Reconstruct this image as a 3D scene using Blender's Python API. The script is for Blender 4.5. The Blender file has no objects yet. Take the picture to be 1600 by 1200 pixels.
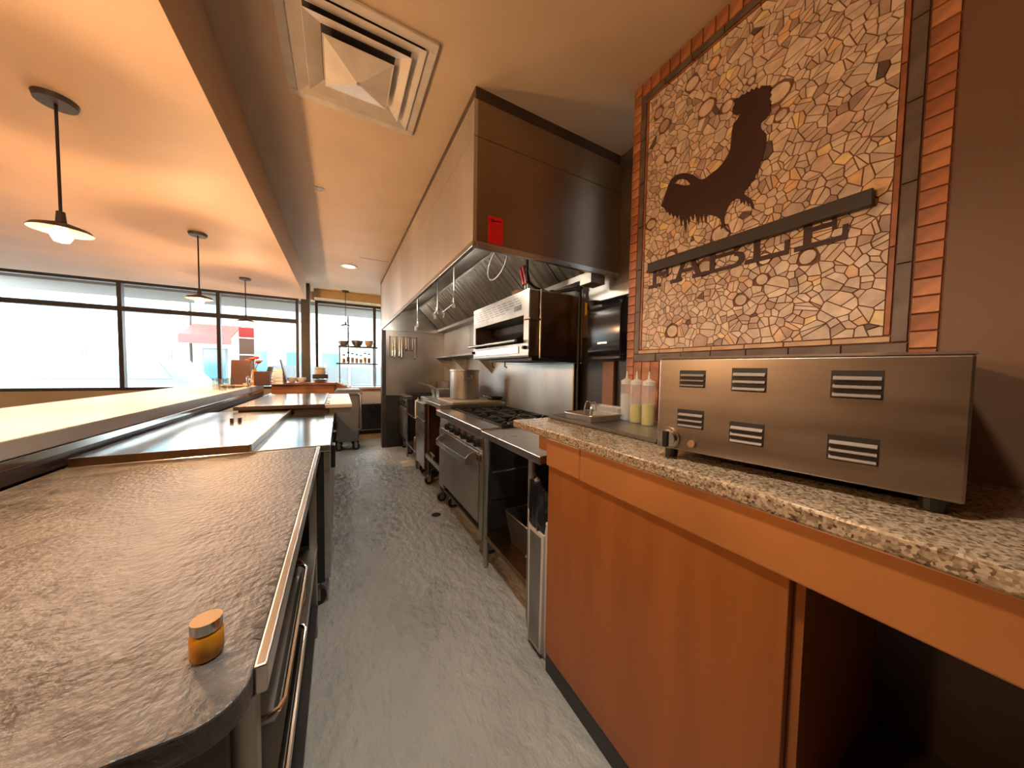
import bpy, math, random
import numpy as np
from mathutils import Vector, Matrix

random.seed(7)
SC = bpy.context.scene
COL = SC.collection
PI = math.pi

# ------------------------------------------------------------------ camera
def cam_axes(ya, pi_, ro):
    cy, sy, cp, sp, cr, sr = math.cos(ya), math.sin(ya), math.cos(pi_), math.sin(pi_), math.cos(ro), math.sin(ro)
    fw = Vector((sy*cp, cy*cp, -sp)); rt = Vector((cy, -sy, 0)); up = rt.cross(fw)
    return cr*rt + sr*up, -sr*rt + cr*up, fw
r_, u_, f_ = cam_axes(math.radians(28.79), math.radians(2.475), math.radians(.933))
cd = bpy.data.cameras.new('camera'); cam = bpy.data.objects.new('camera', cd); COL.objects.link(cam)
cd.sensor_fit = 'HORIZONTAL'; cd.sensor_width = 36; cd.lens = 490/1600*36; cd.clip_start = .02; cd.clip_end = 200
m = Matrix((r_, u_, -f_)).transposed().to_4x4(); m.translation = Vector((0, 0, 1.3)); cam.matrix_world = m
SC.camera = cam

# ------------------------------------------------------------------ world, exposure
w = bpy.data.worlds.new('world'); SC.world = w; w.use_nodes = True
bg = w.node_tree.nodes['Background']; bg.inputs[0].default_value = (.86, .94, 1, 1); bg.inputs[1].default_value = 18.0
vs = SC.view_settings; vs.view_transform = 'Standard'; vs.look = 'None'; vs.exposure = 0.38; vs.gamma = 1; vs.use_curve_mapping = False
SC.cycles.max_bounces = 8; SC.cycles.diffuse_bounces = 5; SC.cycles.glossy_bounces = 4; SC.cycles.caustics_reflective = False
SC.cycles.sample_clamp_indirect = 8; SC.cycles.use_denoising = True
def portal(name, x0, x1, z0, z1, y):
    l = bpy.data.lights.new(name, 'AREA'); l.shape = 'RECTANGLE'; l.size = x1-x0; l.size_y = z1-z0
    l.cycles.is_portal = True
    o = bpy.data.objects.new(name, l); COL.objects.link(o); o.location = ((x0+x1)/2, y, (z0+z1)/2)
    o.rotation_euler = (-PI/2, 0, 0)
portal('daylight_portal', -4.4, 1.2, .9, 2.62, 6.96)
LAMP_COL = (1, .56, .27)
PENDANT_W = 34
DOWN_COL = (1, .89, .76)
DOWN_W = 70
HOOD_FILL_W = 6

# ------------------------------------------------------------------ materials
MATS = {}
def nt(name):
    m = bpy.data.materials.new(name); m.use_nodes = True; MATS[name] = m
    n = m.node_tree; b = n.nodes['Principled BSDF']; return m, n, b
def mat(name, c, rough=.5, metal=0, var=.0, vscale=4, bump=0, bscale=40, stretch=None, c2=None, rvar=0, spec=None, detail=4, ramp=(.35, .65), bdist=.01):
    m, n, b = nt(name)
    b.inputs['Base Color'].default_value = (*c, 1); b.inputs['Roughness'].default_value = rough; b.inputs['Metallic'].default_value = metal
    if spec is not None: b.inputs['Specular IOR Level'].default_value = spec
    tc = n.nodes.new('ShaderNodeTexCoord'); mp = n.nodes.new('ShaderNodeMapping'); n.links.new(tc.outputs['Object'], mp.inputs[0])
    if stretch: mp.inputs['Scale'].default_value = stretch
    if var or c2:
        t = n.nodes.new('ShaderNodeTexNoise'); t.inputs['Scale'].default_value = vscale; t.inputs['Detail'].default_value = detail
        n.links.new(mp.outputs[0], t.inputs[0])
        r = n.nodes.new('ShaderNodeValToRGB'); n.links.new(t.outputs[0], r.inputs[0])
        a = c if c2 else tuple(max(0, v*(1-var)) for v in c); z = c2 if c2 else tuple(min(1, v*(1+var)) for v in c)
        r.color_ramp.elements[0].color = (*a, 1); r.color_ramp.elements[1].color = (*z, 1)
        r.color_ramp.elements[0].position = ramp[0]; r.color_ramp.elements[1].position = ramp[1]
        n.links.new(r.outputs[0], b.inputs['Base Color'])
        if rvar:
            q = n.nodes.new('ShaderNodeMapRange'); q.inputs[3].default_value = max(.03, rough-rvar); q.inputs[4].default_value = rough+rvar
            n.links.new(t.outputs[0], q.inputs[0]); n.links.new(q.outputs[0], b.inputs['Roughness'])
    if bump:
        t2 = n.nodes.new('ShaderNodeTexNoise'); t2.inputs['Scale'].default_value = bscale; t2.inputs['Detail'].default_value = 6
        n.links.new(mp.outputs[0], t2.inputs[0])
        bp = n.nodes.new('ShaderNodeBump'); bp.inputs['Strength'].default_value = bump; bp.inputs['Distance'].default_value = bdist
        n.links.new(t2.outputs[0], bp.inputs['Height']); n.links.new(bp.outputs[0], b.inputs['Normal'])
    return m
mat('steel', (.56, .54, .51), .30, 1, .12, 3, rvar=.08, stretch=(1, 1, 6))
mat('steel_dull', (.40, .385, .36), .40, 1, .25, 2.5, rvar=.1)
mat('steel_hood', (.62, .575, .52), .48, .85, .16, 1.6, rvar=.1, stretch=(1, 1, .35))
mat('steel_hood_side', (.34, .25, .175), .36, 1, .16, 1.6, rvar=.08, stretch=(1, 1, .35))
mat('steel_lining', (.72, .71, .66), .5, .55, .1, 4)
mat('steel_oven', (.36, .305, .25), .34, 1, .1, 4, rvar=.06, stretch=(1, 1, 5))
mat('louver_steel', (.20, .155, .12), .55, .8)
mat('steel_wall', (.44, .42, .385), .36, 1, .25, 1.7, rvar=.12)
mat('steel_bright', (.74, .73, .70), .17, 1, .06, 6, rvar=.05)
mat('steel_top', (.66, .66, .64), .16, 1, .15, 3, rvar=.06, bump=.05, bscale=9)
mat('steel_worn', (.075, .075, .075), .33, 0, .45, 16, rvar=.12, bump=.6, bscale=70, detail=8)
mat('steel_brown', (.25, .145, .075), .38, 1, .35, 3, rvar=.1)
mat('steel_soot', (.34, .32, .29), .38, 1, c2=(.52, .49, .44), vscale=2.4, rvar=.08, stretch=(1, 1, .5))
mat('chrome', (.8, .8, .8), .08, 1)
mat('filter', (.50, .47, .42), .28, 1, .2, 3)
mat('black_iron', (.018, .017, .016), .5, 0, .3, 20, bump=.2, bscale=60)
mat('black_plastic', (.012, .012, .013), .35)
mat('black_gloss', (.012, .012, .014), .14)
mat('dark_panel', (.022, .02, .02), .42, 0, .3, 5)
mat('dark_brown', (.055, .035, .025), .4, 0, .3, 4)
mat('frame_dark', (.045, .038, .035), .45)
mat('ceiling_paint', (.74, .57, .38), .55, 0, .05, 2.2, bump=.03, bscale=60)
mat('soffit_paint', (.70, .50, .33), .55, 0, .06, 1.5)
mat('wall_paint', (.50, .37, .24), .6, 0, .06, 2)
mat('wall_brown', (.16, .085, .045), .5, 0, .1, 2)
mat('trim_paint', (.62, .45, .22), .55)
mat('concrete', (.34, .345, .32), .30, 0, c2=(.49, .49, .455), vscale=2.8, rvar=.14, bump=1.0, bscale=22, detail=15, ramp=(.30, .70), bdist=.022, stretch=(1, .6, 1))
mat('tan_floor', (.42, .30, .13), .4, 0, .12, 3)
mat('wood_orange', (.26, .085, .017), .33, 0, .11, 2.2, stretch=(6, 6, .6), rvar=.08)
mat('wood_edge', (.35, .135, .035), .36, 0, .15, 3)
mat('wood_red', (.26, .09, .042), .4, 0, .2, 5, stretch=(1, 1, 8))
mat('kick', (.035, .034, .036), .5)
mat('white', (.8, .79, .76), .4)
mat('white_board', (.82, .82, .80), .35)
mat('diffuser_white', (.72, .66, .56), .35, 0, .1, 8)
mat('cream', (.62, .56, .45), .5)
mat('beige_bowl', (.62, .50, .34), .4)
mat('grey_bin', (.20, .205, .21), .45, 0, .08, 6)
mat('grey_can', (.42, .41, .40), .42, 0, .08, 8)
mat('red_tag', (.85, .01, .015), .5)
mat('print', (.05, .004, .004), .6)
mat('red_rubber', (.45, .012, .03), .35)
mat('red_flower', (.62, .05, .05), .5)
mat('amber', (.62, .27, .02), .2)
mat('yellow', (.75, .42, .02), .4)
mat('tan_cloth', (.62, .52, .38), .8, bump=.4, bscale=30)
mat('brown_card', (.075, .03, .02), .5)
mat('brown_item', (.30, .16, .08), .5)
mat('grout', (.20, .085, .045), .75, 0, .2, 30)
mat('tile_orange', (.42, .155, .06), .5, 0, .3, 14, bump=.15, bscale=50)
mat('tile_orange2', (.50, .21, .09), .5, 0, .3, 14, bump=.15, bscale=50)
mat('tile_orange3', (.34, .12, .05), .5, 0, .3, 14, bump=.15, bscale=50)
mat('tile_dark', (.13, .095, .075), .45, 0, .3, 12)
mat('tile_pale', (.58, .38, .22), .5, 0, .15, 14)
mat('emblem_brown', (.045, .012, .008), .55)
mat('rail_dark', (.05, .044, .04), .4, .3)
STONES = []
for i, c in enumerate([(.60, .46, .33), (.55, .44, .33), (.64, .52, .39), (.50, .39, .29), (.42, .29, .21), (.33, .235, .18), (.64, .41, .22), (.55, .39, .28), (.74, .55, .26), (.11, .07, .055)]):
    mat('stone_%d' % i, tuple(min(.9, v*1.22) for v in c), .5, 0, .16, 25, bump=.12, bscale=80); STONES.append('stone_%d' % i)
STW = [22, 20, 16, 15, 7, 4, 5, 10, 3, 1.5]

def granite():
    m, n, b = nt('granite')
    tc = n.nodes.new('ShaderNodeTexCoord'); v = n.nodes.new('ShaderNodeTexVoronoi'); v.inputs['Scale'].default_value = 190
    t = n.nodes.new('ShaderNodeTexNoise'); t.inputs['Scale'].default_value = 90; t.inputs['Detail'].default_value = 5
    n.links.new(tc.outputs['Object'], v.inputs[0]); n.links.new(tc.outputs['Object'], t.inputs[0])
    mx = n.nodes.new('ShaderNodeMath'); mx.operation = 'MULTIPLY_ADD'; mx.inputs[1].default_value = .55
    sp = n.nodes.new('ShaderNodeSeparateColor'); n.links.new(v.outputs['Color'], sp.inputs[0])
    ad = n.nodes.new('ShaderNodeMath'); ad.operation = 'MULTIPLY'; ad.inputs[1].default_value = .5; n.links.new(t.outputs[0], ad.inputs[0])
    n.links.new(sp.outputs[0], mx.inputs[0]); n.links.new(ad.outputs[0], mx.inputs[2])
    r = n.nodes.new('ShaderNodeValToRGB'); n.links.new(mx.outputs[0], r.inputs[0])
    e = r.color_ramp.elements; e[0].position = .22; e[0].color = (.06, .035, .02, 1); e[1].position = .72; e[1].color = (.42, .33, .22, 1)
    x = e.new(.38); x.color = (.20, .14, .085, 1); x = e.new(.55); x.color = (.29, .215, .135, 1)
    n.links.new(r.outputs[0], b.inputs['Base Color']); b.inputs['Roughness'].default_value = .16
granite()
def glassmat(name, tint, gloss, rough=.02):
    m, n, b = nt(name); n.nodes.remove(b)
    tr = n.nodes.new('ShaderNodeBsdfTransparent'); tr.inputs[0].default_value = (*tint, 1)
    gl = n.nodes.new('ShaderNodeBsdfGlossy'); gl.inputs['Roughness'].default_value = rough
    mx = n.nodes.new('ShaderNodeMixShader'); mx.inputs[0].default_value = gloss
    n.links.new(tr.outputs[0], mx.inputs[1]); n.links.new(gl.outputs[0], mx.inputs[2])
    n.links.new(mx.outputs[0], n.nodes['Material Output'].inputs[0])
glassmat('window_glass', (.97, .985, .98), .04)
glassmat('jar_glass', (.88, .9, .88), .12)
def plastic(name, c, a):
    m, n, b = nt(name); b.inputs['Base Color'].default_value = (*c, 1); b.inputs['Roughness'].default_value = .35; b.inputs['Alpha'].default_value = a
plastic('clear_plastic', (.80, .78, .74), .25)
plastic('frosted_plastic', (.82, .78, .70), .75)
plastic('clear_pan', (.7, .72, .72), .35)
plastic('oil', (.50, .46, .03), 1)
plastic('water_liquid', (.75, .78, .82), .6)
def emit(name, c, s):
    m, n, b = nt(name); b.inputs['Base Color'].default_value = (*c, 1); b.inputs['Emission Color'].default_value = (*c, 1); b.inputs['Emission Strength'].default_value = s
emit('bulb', (1, .62, .28), 14)
emit('downlight_lens', (1, .85, .62), 1.2)
mat('facade_white', (.5, .5, .49), .7); mat('facade_cream', (.30, .27, .22), .7); mat('facade_glass', (.05, .11, .14), .15)
mat('facade_grey', (.085, .10, .105), .6); mat('street', (.10, .10, .10), .8, 0, .2, 2); mat('pavement', (.26, .255, .24), .8)
mat('sign_red', (.20, .012, .008), .5); mat('sign_brown', (.085, .042, .025), .6); mat('canopy', (.16, .155, .14), .7)

# ------------------------------------------------------------------ mesh builder (world coordinates)
class G:
    def __init__(s): s.v = []; s.f = []; s.mi = []
    def add(s, vs_, fs, mi=0):
        k = len(s.v); s.v += [tuple(p) for p in vs_]
        for f in fs: s.f.append([i+k for i in f]); s.mi.append(mi)
        return s
    def box(s, x0, x1, y0, y1, z0, z1, mi=0):
        return s.add([(x0,y0,z0),(x1,y0,z0),(x1,y1,z0),(x0,y1,z0),(x0,y0,z1),(x1,y0,z1),(x1,y1,z1),(x0,y1,z1)],
              [(3,2,1,0),(4,5,6,7),(0,1,5,4),(1,2,6,5),(2,3,7,6),(3,0,4,7)], mi)
    def prism(s, poly, axis, a, b, mi=0):
        # poly: 2-D points; axis x -> (y,z), y -> (x,z), z -> (x,y)
        n = len(poly)
        def P(p, h): return (h, p[0], p[1]) if axis == 'x' else (p[0], h, p[1]) if axis == 'y' else (p[0], p[1], h)
        ar = sum(poly[i][0]*poly[(i+1) % n][1]-poly[(i+1) % n][0]*poly[i][1] for i in range(n))
        flip = (ar < 0) != (axis == 'y')
        vs_ = [P(p, a) for p in poly] + [P(p, b) for p in poly]
        fs = [list(range(n))[::-1], list(range(n, 2*n))] + [(i, (i+1) % n, n+(i+1) % n, n+i) for i in range(n)]
        if flip != (b < a): fs = [list(f)[::-1] for f in fs]
        return s.add(vs_, fs, mi)
    def cyl(s, p0, p1, r0, r1=None, n=16, mi=0, caps=True):
        r1 = r0 if r1 is None else r1; p0 = Vector(p0); p1 = Vector(p1); d = (p1-p0).normalized()
        a = d.orthogonal().normalized(); b = d.cross(a); vs_ = []
        for p, r in ((p0, r0), (p1, r1)):
            for i in range(n):
                t = 2*PI*i/n; vs_.append(p + a*(r*math.cos(t)) + b*(r*math.sin(t)))
        fs = [(i, (i+1) % n, n+(i+1) % n, n+i) for i in range(n)]
        if caps: fs += [list(range(n))[::-1], list(range(n, 2*n))]
        return s.add(vs_, fs, mi)
    def tube(s, pts, r, n=8, closed=False, mi=0):
        pts = [Vector(p) for p in pts]; L = len(pts); vs_ = []; a = None
        for i, p in enumerate(pts):
            d = (pts[(i+1) % L] - pts[i-1]) if closed else (pts[min(i+1, L-1)] - pts[max(i-1, 0)])
            d.normalize()
            if a is None: a = d.orthogonal().normalized()
            a = (a - d*a.dot(d)); a = a.normalized() if a.length > 1e-6 else d.orthogonal().normalized()
            b = d.cross(a)
            for k in range(n):
                t = 2*PI*k/n; vs_.append(p + a*(r*math.cos(t)) + b*(r*math.sin(t)))
        fs = []
        for i in range(L if closed else L-1):
            for k in range(n):
                fs.append((i*n+k, i*n+(k+1) % n, ((i+1) % L)*n+(k+1) % n, ((i+1) % L)*n+k))
        if not closed: fs += [list(range(n))[::-1], list(range((L-1)*n, L*n))]
        return s.add(vs_, fs, mi)
    def lathe(s, prof, c, n=24, mi=0, sx=1, sy=1):
        # prof: (r, z) from bottom to top, open profile; ends with r = 0 close
        vs_ = []; fs = []
        for r, z in prof:
            for k in range(n):
                t = 2*PI*k/n; vs_.append((c[0]+sx*r*math.cos(t), c[1]+sy*r*math.sin(t), c[2]+z))
        for i in range(len(prof)-1):
            for k in range(n): fs.append((i*n+k, i*n+(k+1) % n, (i+1)*n+(k+1) % n, (i+1)*n+k))
        return s.add(vs_, fs, mi)
    def build(s, name, mats, parent=None, bevel=0, smooth=False, local=False, **kw):
        org = Vector((0, 0, 0))
        if parent is not None:
            if not local: org = ORG[parent.name]
        elif s.v:
            a = np.array(s.v); lo = a.min(0); hi = a.max(0); org = Vector(((lo[0]+hi[0])/2, (lo[1]+hi[1])/2, lo[2]))
        me = bpy.data.meshes.new(name); me.from_pydata([tuple(Vector(p)-org) for p in s.v], [], s.f)
        for mm in ([mats] if isinstance(mats, str) else mats): me.materials.append(MATS[mm])
        if any(s.mi): me.polygons.foreach_set('material_index', s.mi)
        if smooth:
            me.polygons.foreach_set('use_smooth', [True]*len(me.polygons))
            try: me.set_sharp_from_angle(angle=math.radians(38))
            except Exception: pass
        me.update()
        o = bpy.data.objects.new(name, me); COL.objects.link(o); o.parent = parent
        if parent is None: o.location = org
        ORG[o.name] = org if (parent is None or not local) else Vector((0, 0, 0))
        if bevel:
            b = o.modifiers.new('bevel', 'BEVEL'); b.width = bevel; b.segments = 2; b.limit_method = 'ANGLE'; b.angle_limit = math.radians(35)
        tag(o, **kw); return o
ORG = {}
def tag(o, label=None, cat=None, group=None, kind=None):
    if label: o['label'] = label
    if cat: o['category'] = cat
    if group: o['group'] = group
    if kind: o['kind'] = kind
    return o
def thing(name, label, cat, loc, rz=0, group=None):
    o = bpy.data.objects.new(name, None); COL.objects.link(o); o.location = loc; o.rotation_euler = (0, 0, rz)
    o.empty_display_size = .1; ORG[o.name] = Vector(loc); return tag(o, label, cat, group)
def box(name, mt, parent, x0, x1, y0, y1, z0, z1, bevel=0, **kw):
    return G().box(x0, x1, y0, y1, z0, z1).build(name, mt, parent, bevel, **kw)
def struct(g, name, mt, label, cat, parent=None, **kw): return g.build(name, mt, parent, kind='structure', label=label, cat=cat, **kw)
def piece(name, me, parent, loc):          # shares mesh data; loc is an offset in the parent's space
    o = bpy.data.objects.new(name, me); COL.objects.link(o); o.parent = parent; o.location = loc; return o
def copy_tree(o, parent=None, loc=None, label=None):
    c = o.copy(); COL.objects.link(c); c.parent = parent
    if loc is not None: c.location = loc
    if label: c['label'] = label
    for ch in o.children: copy_tree(ch, c)
    return c

CZ = 2.71      # ceiling height
XB = 1.62      # kitchen back wall
XM = 1.31      # mosaic wall
# ================================================================== STRUCTURE
struct(G().box(-4.5, 1.72, -2.5, 6.25, -.1, 0), 'floor', 'concrete', 'worn grey troweled concrete floor of the aisle', 'floor')
struct(G().box(-4.5, 1.72, 6.25, 7.2, -.1, .002), 'floor_entry', 'tan_floor', 'tan floor strip before the far window', 'floor')
struct(G().box(-4.5, 1.72, -2.5, 7.2, CZ, CZ+.1), 'ceiling', 'ceiling_paint', 'cream painted ceiling above the cooking line', 'ceiling')
struct(G().box(-4.5, -.458, -2.5, 5.95, 2.365, CZ), 'ceiling_soffit', 'soffit_paint', 'lowered orange painted soffit over the bar', 'ceiling')
wk = struct(G().box(XB, 1.72, 1.15, 5.62, 0, CZ), 'wall_right', 'steel_dull', 'steel clad wall behind the cooking line', 'wall')
for i, (a, b) in enumerate(((1.152, 1.84), (1.843, 2.96), (2.963, 4.2), (4.203, 5.49))):
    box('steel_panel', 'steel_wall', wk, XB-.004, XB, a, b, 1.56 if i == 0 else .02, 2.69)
box('shade_sheet', 'dark_panel', wk, XB-.004, XB, 1.152, 1.84, .02, 1.558)  # dark sheet stands in for the equipment's shade on the lower wall
struct(G().box(1.25, 1.70, 7.0, 7.2, 0, CZ).box(-4.5, 1.25, 7.0, 7.2, 0, .90).box(-4.5, 1.25, 7.0, 7.2, 2.56, CZ), 'wall_front', 'wall_paint', 'painted wall around the street windows', 'wall')
struct(G().box(1.62, 1.72, 5.62, 7.0, 0, CZ), 'wall_far_right', 'wall_paint', 'painted wall beyond the cooking line', 'wall')
struct(G().box(-4.6, -4.5, -2.5, 7.2, 0, CZ), 'wall_left', 'wall_paint', 'painted wall on the far side of the dining room', 'wall')
struct(G().box(-4.6, 1.72, -2.6, -2.5, 0, CZ), 'wall_back', 'dark_brown', 'painted wall behind the viewer', 'wall')
struct(G().box(-.40, 1.62, 6.72, 7.0, 2.56, CZ), 'trim_1', 'trim_paint', 'ochre painted beam above the far window', 'beam')
struct(G().box(-.565, -.44, 6.35, 6.55, 0, CZ), 'trim_2', 'frame_dark', 'dark brown square column between the street windows', 'column')
# wing wall at the end of the line
we = struct(G().box(.66, XB-.005, 5.50, 5.62, 0, CZ), 'wall_end', 'dark_panel', 'wing wall at the far end of the cooking line', 'wall')
box('steel_panel', 'steel_wall', we, .66, XB-.006, 5.494, 5.50, .02, CZ-.005)
box('corner_post', 'frame_dark', we, .60, .66, 5.47, 5.64, 0, CZ-.003)
box('baseboard', 'dark_panel', we, .66, XB-.01, 5.45, 5.494, 0, .86)

# windows
def window(name, label, x0, x1, z0, z1, vx, hz, y=7.02):
    f = .045
    g = G().box(x0, x1, y, y+.08, z0, z0+f).box(x0, x1, y, y+.08, z1-f, z1).box(x0, x0+f, y, y+.08, z0+f, z1-f).box(x1-f, x1, y, y+.08, z0+f, z1-f)
    o = struct(g, name, 'frame_dark', label, 'window')
    xs = [x0+f]+vx+[x1-f]; zs = [z0+f]+hz+[z1-f]
    for v in vx: box('mullion', 'frame_dark', o, v-.025, v+.025, y, y+.08, z0+f, z1-f)
    for h in hz: box('transom', 'frame_dark', o, x0+f, x1-f, y+.005, y+.075, h-.035, h+.035)
    for i in range(len(xs)-1):
        for k in range(len(zs)-1):
            box('pane', 'window_glass', o, xs[i]+.026, xs[i+1]-.026, y+.038, y+.042, zs[k]+.036, zs[k+1]-.036)
    return o
window('window_1', 'wide street window behind the bar with a dark transom bar', -4.4, -.66, .90, 2.56, [-2.9, -1.78], [2.14])
window('window_2', 'tall street window at the end of the aisle', -.40, 1.25, .90, 2.56, [.63], [])

# ------------------------------------------------------------------ mosaic wall
wm = struct(G().box(XM, XB-.005, -2.5, 1.148, 0, CZ-.002), 'wall_mosaic', 'grout', 'wall with stone mosaic panel and tile border', 'wall')
MY0, MY1, MZ0, MZ1 = .27, 1.055, 1.412, 2.595         # mosaic field
dark_me = {}
def wtile(name, mt, y0, y1, z0, z1, t=.005):
    key = (mt, round(y1-y0, 4), round(z1-z0, 4), t)
    if key not in dark_me:
        a = (y1-y0)/2; b = (z1-z0)/2; e = .0012
        vs_ = [(0,-a,-b),(0,a,-b),(0,a,b),(0,-a,b),(-t,-a+e,-b+e),(-t,a-e,-b+e),(-t,a-e,b-e),(-t,-a+e,b-e)]
        me = bpy.data.meshes.new(name); me.from_pydata(vs_, [], [(7,6,5,4),(0,1,5,4),(1,2,6,5),(2,3,7,6),(3,0,4,7)]); me.materials.append(MATS[mt]); dark_me[key] = me
    return piece(name, dark_me[key], wm, Vector((XM-random.uniform(0, .0015), (y0+y1)/2, (z0+z1)/2)) - ORG[wm.name])
OR = ['tile_orange', 'tile_orange', 'tile_orange2', 'tile_orange3']
def column_border(out, ins):      # out = outer y edge, ins = +1 when the field lies at lower y
    s = -1 if ins > 0 else 1
    def span(a, b): p, q = out+s*a, out+s*b; return min(p, q), max(p, q)
    y0, y1 = span(.002, .047); z = 1.063; n = 37; h = (CZ-.006-z)/n
    for i in range(n): wtile('brick_tile', random.choice(OR), y0, y1, z+i*h+.0015, z+(i+1)*h-.0015)
    y0, y1 = span(.050, .078); z = 1.392; n = 6; h = (2.635-z)/n
    for i in range(n): wtile('dark_tile', 'tile_dark', y0, y1, z+i*h+.001, z+(i+1)*h-.001, .006)
    y0, y1 = span(.080, .092); z = 1.412; n = 5; h = (MZ1-z)/n
    for i in range(n): wtile('strip_tile', 'tile_orange3', y0, y1, z+i*h+.001, z+(i+1)*h-.001, .006)
column_border(1.148, 1); column_border(MY0-.093, -1)
ya, yb = MY0-.045, 1.148-.049; n = 18; h = (yb-ya)/n
for i in range(n):
    wtile('brick_tile', random.choice(OR), ya+i*h+.0015, ya+(i+1)*h-.0015, 1.063, 1.352)           # soldier course below
    wtile('brick_tile', random.choice(OR), ya+i*h+.0015, ya+(i+1)*h-.0015, 2.642, CZ-.006)         # top course
n = 7; h = (yb-ya)/n
for i in range(n):
    wtile('dark_tile', 'tile_dark', ya+i*h+.001, ya+(i+1)*h-.001, 1.355, 1.390, .006)
    wtile('dark_tile', 'tile_dark', ya+i*h+.001, ya+(i+1)*h-.001, 2.609, 2.639, .006)
    wtile('strip_tile', 'tile_pale', ya+.03+i*(h-.008)+.001, ya+.03+(i+1)*(h-.008)-.001, 1.393, 1.409, .006)
    wtile('strip_tile', 'tile_orange3', ya+.03+i*(h-.008)+.001, ya+.03+(i+1)*(h-.008)-.001, 2.597, 2.606, .006)
# beyond the panel: plain painted wall face
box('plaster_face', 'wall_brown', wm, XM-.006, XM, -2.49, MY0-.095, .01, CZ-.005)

def clip(poly, px, pz, nx, nz):
    new = []
    for k in range(len(poly)):
        p, q = poly[k], poly[(k+1) % len(poly)]
        a = (p[0]-px)*nx+(p[1]-pz)*nz; b = (q[0]-px)*nx+(q[1]-pz)*nz
        if a <= 0: new.append(p)
        if (a < 0) != (b < 0) and abs(a-b) > 1e-12:
            u = a/(a-b); new.append((p[0]+u*(q[0]-p[0]), p[1]+u*(q[1]-p[1])))
    return new
def area(p): return abs(sum(p[k][0]*p[(k+1) % len(p)][1]-p[(k+1) % len(p)][0]*p[k][1] for k in range(len(p))))/2
def stones():
    rs = np.random.RandomState(11); S = []
    for r, tries in ((.033, 45), (.023, 300), (.015, 900), (.009, 1800)):
        for _ in range(tries):
            y = rs.uniform(MY0, MY1); z = rs.uniform(MZ0, MZ1); q = r*rs.uniform(.85, 1.15)
            if all((a[0]-y)**2+(a[1]-z)**2 >= ((a[2]+q)*.74)**2 for a in S): S.append((y, z, q))
    S = np.array(S); cells = []; GAP = .0011
    for i, (y, z, r) in enumerate(S):
        d = np.hypot(S[:, 0]-y, S[:, 1]-z); near = np.argsort(d)[1:26]
        poly = [(MY0, MZ0), (MY1, MZ0), (MY1, MZ1), (MY0, MZ1)]
        for j in near:
            nx, nz = S[j, 0]-y, S[j, 1]-z; L = math.hypot(nx, nz); t = (L*L + r*r - S[j, 2]**2)/(2*L) - GAP
            nx /= L; nz /= L; poly = clip(poly, y+nx*t, z+nz*t, nx, nz)
            if len(poly) < 3: break
        if len(poly) < 3: continue
        if rs.rand() < .14 and r > .008:
            inr = min(abs((p[0]-y)*(q[1]-p[1])-(p[1]-z)*(q[0]-p[0]))/max(1e-9, math.hypot(q[0]-p[0], q[1]-p[1])) for p, q in zip(poly, poly[1:]+poly[:1]))
            if inr > .006 and PI*inr*inr > .66*area(poly):
                al = rs.uniform(0, PI); e = rs.uniform(.82, 1)
                cells.append([(y+inr*(math.cos(t)*math.cos(al)-e*math.sin(t)*math.sin(al)), z+inr*(math.cos(t)*math.sin(al)+e*math.sin(t)*math.cos(al))) for t in np.linspace(0, 2*PI, 13)[:-1]]); continue
        ps = [poly]
        for rep_ in range(2):                      # break the larger cells into shards
            nxt = []
            for p in ps:
                if area(p) > 8e-4 and rs.rand() < .62:
                    c = np.mean(p, axis=0)+rs.uniform(-.006, .006, 2); al = rs.uniform(0, PI); nx, nz = math.cos(al), math.sin(al)
                    for sg_ in (1, -1): nxt.append(clip(p, c[0]-sg_*nx*GAP, c[1]-sg_*nz*GAP, sg_*nx, sg_*nz))
                else: nxt.append(p)
            ps = [p for p in nxt if len(p) >= 3]
        cells += ps
    out = []
    for poly in cells:
        clean = [p for k, p in enumerate(poly) if math.hypot(p[0]-poly[k-1][0], p[1]-poly[k-1][1]) > .0006]
        if len(clean) >= 3 and area(clean) > 6e-6: out.append((area(clean), clean))
    out.sort(key=lambda q: -q[0]); rest = G()
    for i, (ar, poly) in enumerate(out):
        n = len(poly); cy = sum(p[0] for p in poly)/n; cz = sum(p[1] for p in poly)/n
        if sum(poly[k][0]*poly[(k+1) % n][1]-poly[(k+1) % n][0]*poly[k][1] for k in range(n)) < 0: poly = poly[::-1]
        t = random.uniform(.004, .006); k = random.choices(range(10), STW)[0]; sh = 1-.0009/math.sqrt(ar)
        vs_ = [(XM, p[0], p[1]) for p in poly] + [(XM-t, cy+(p[0]-cy)*sh, cz+(p[1]-cz)*sh) for p in poly]
        fs = [list(range(n, 2*n))[::-1]] + [(n+q, q, (q+1) % n, n+(q+1) % n)[::-1] for q in range(n)]
        if i < 300: G().add(vs_, fs).build('mosaic_stone', STONES[k], wm)
        else: rest.add(vs_, fs, k)
    rest.build('mosaic_stones', STONES, wm, kind='stuff')
    print('stones', len(out))
stones()

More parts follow.
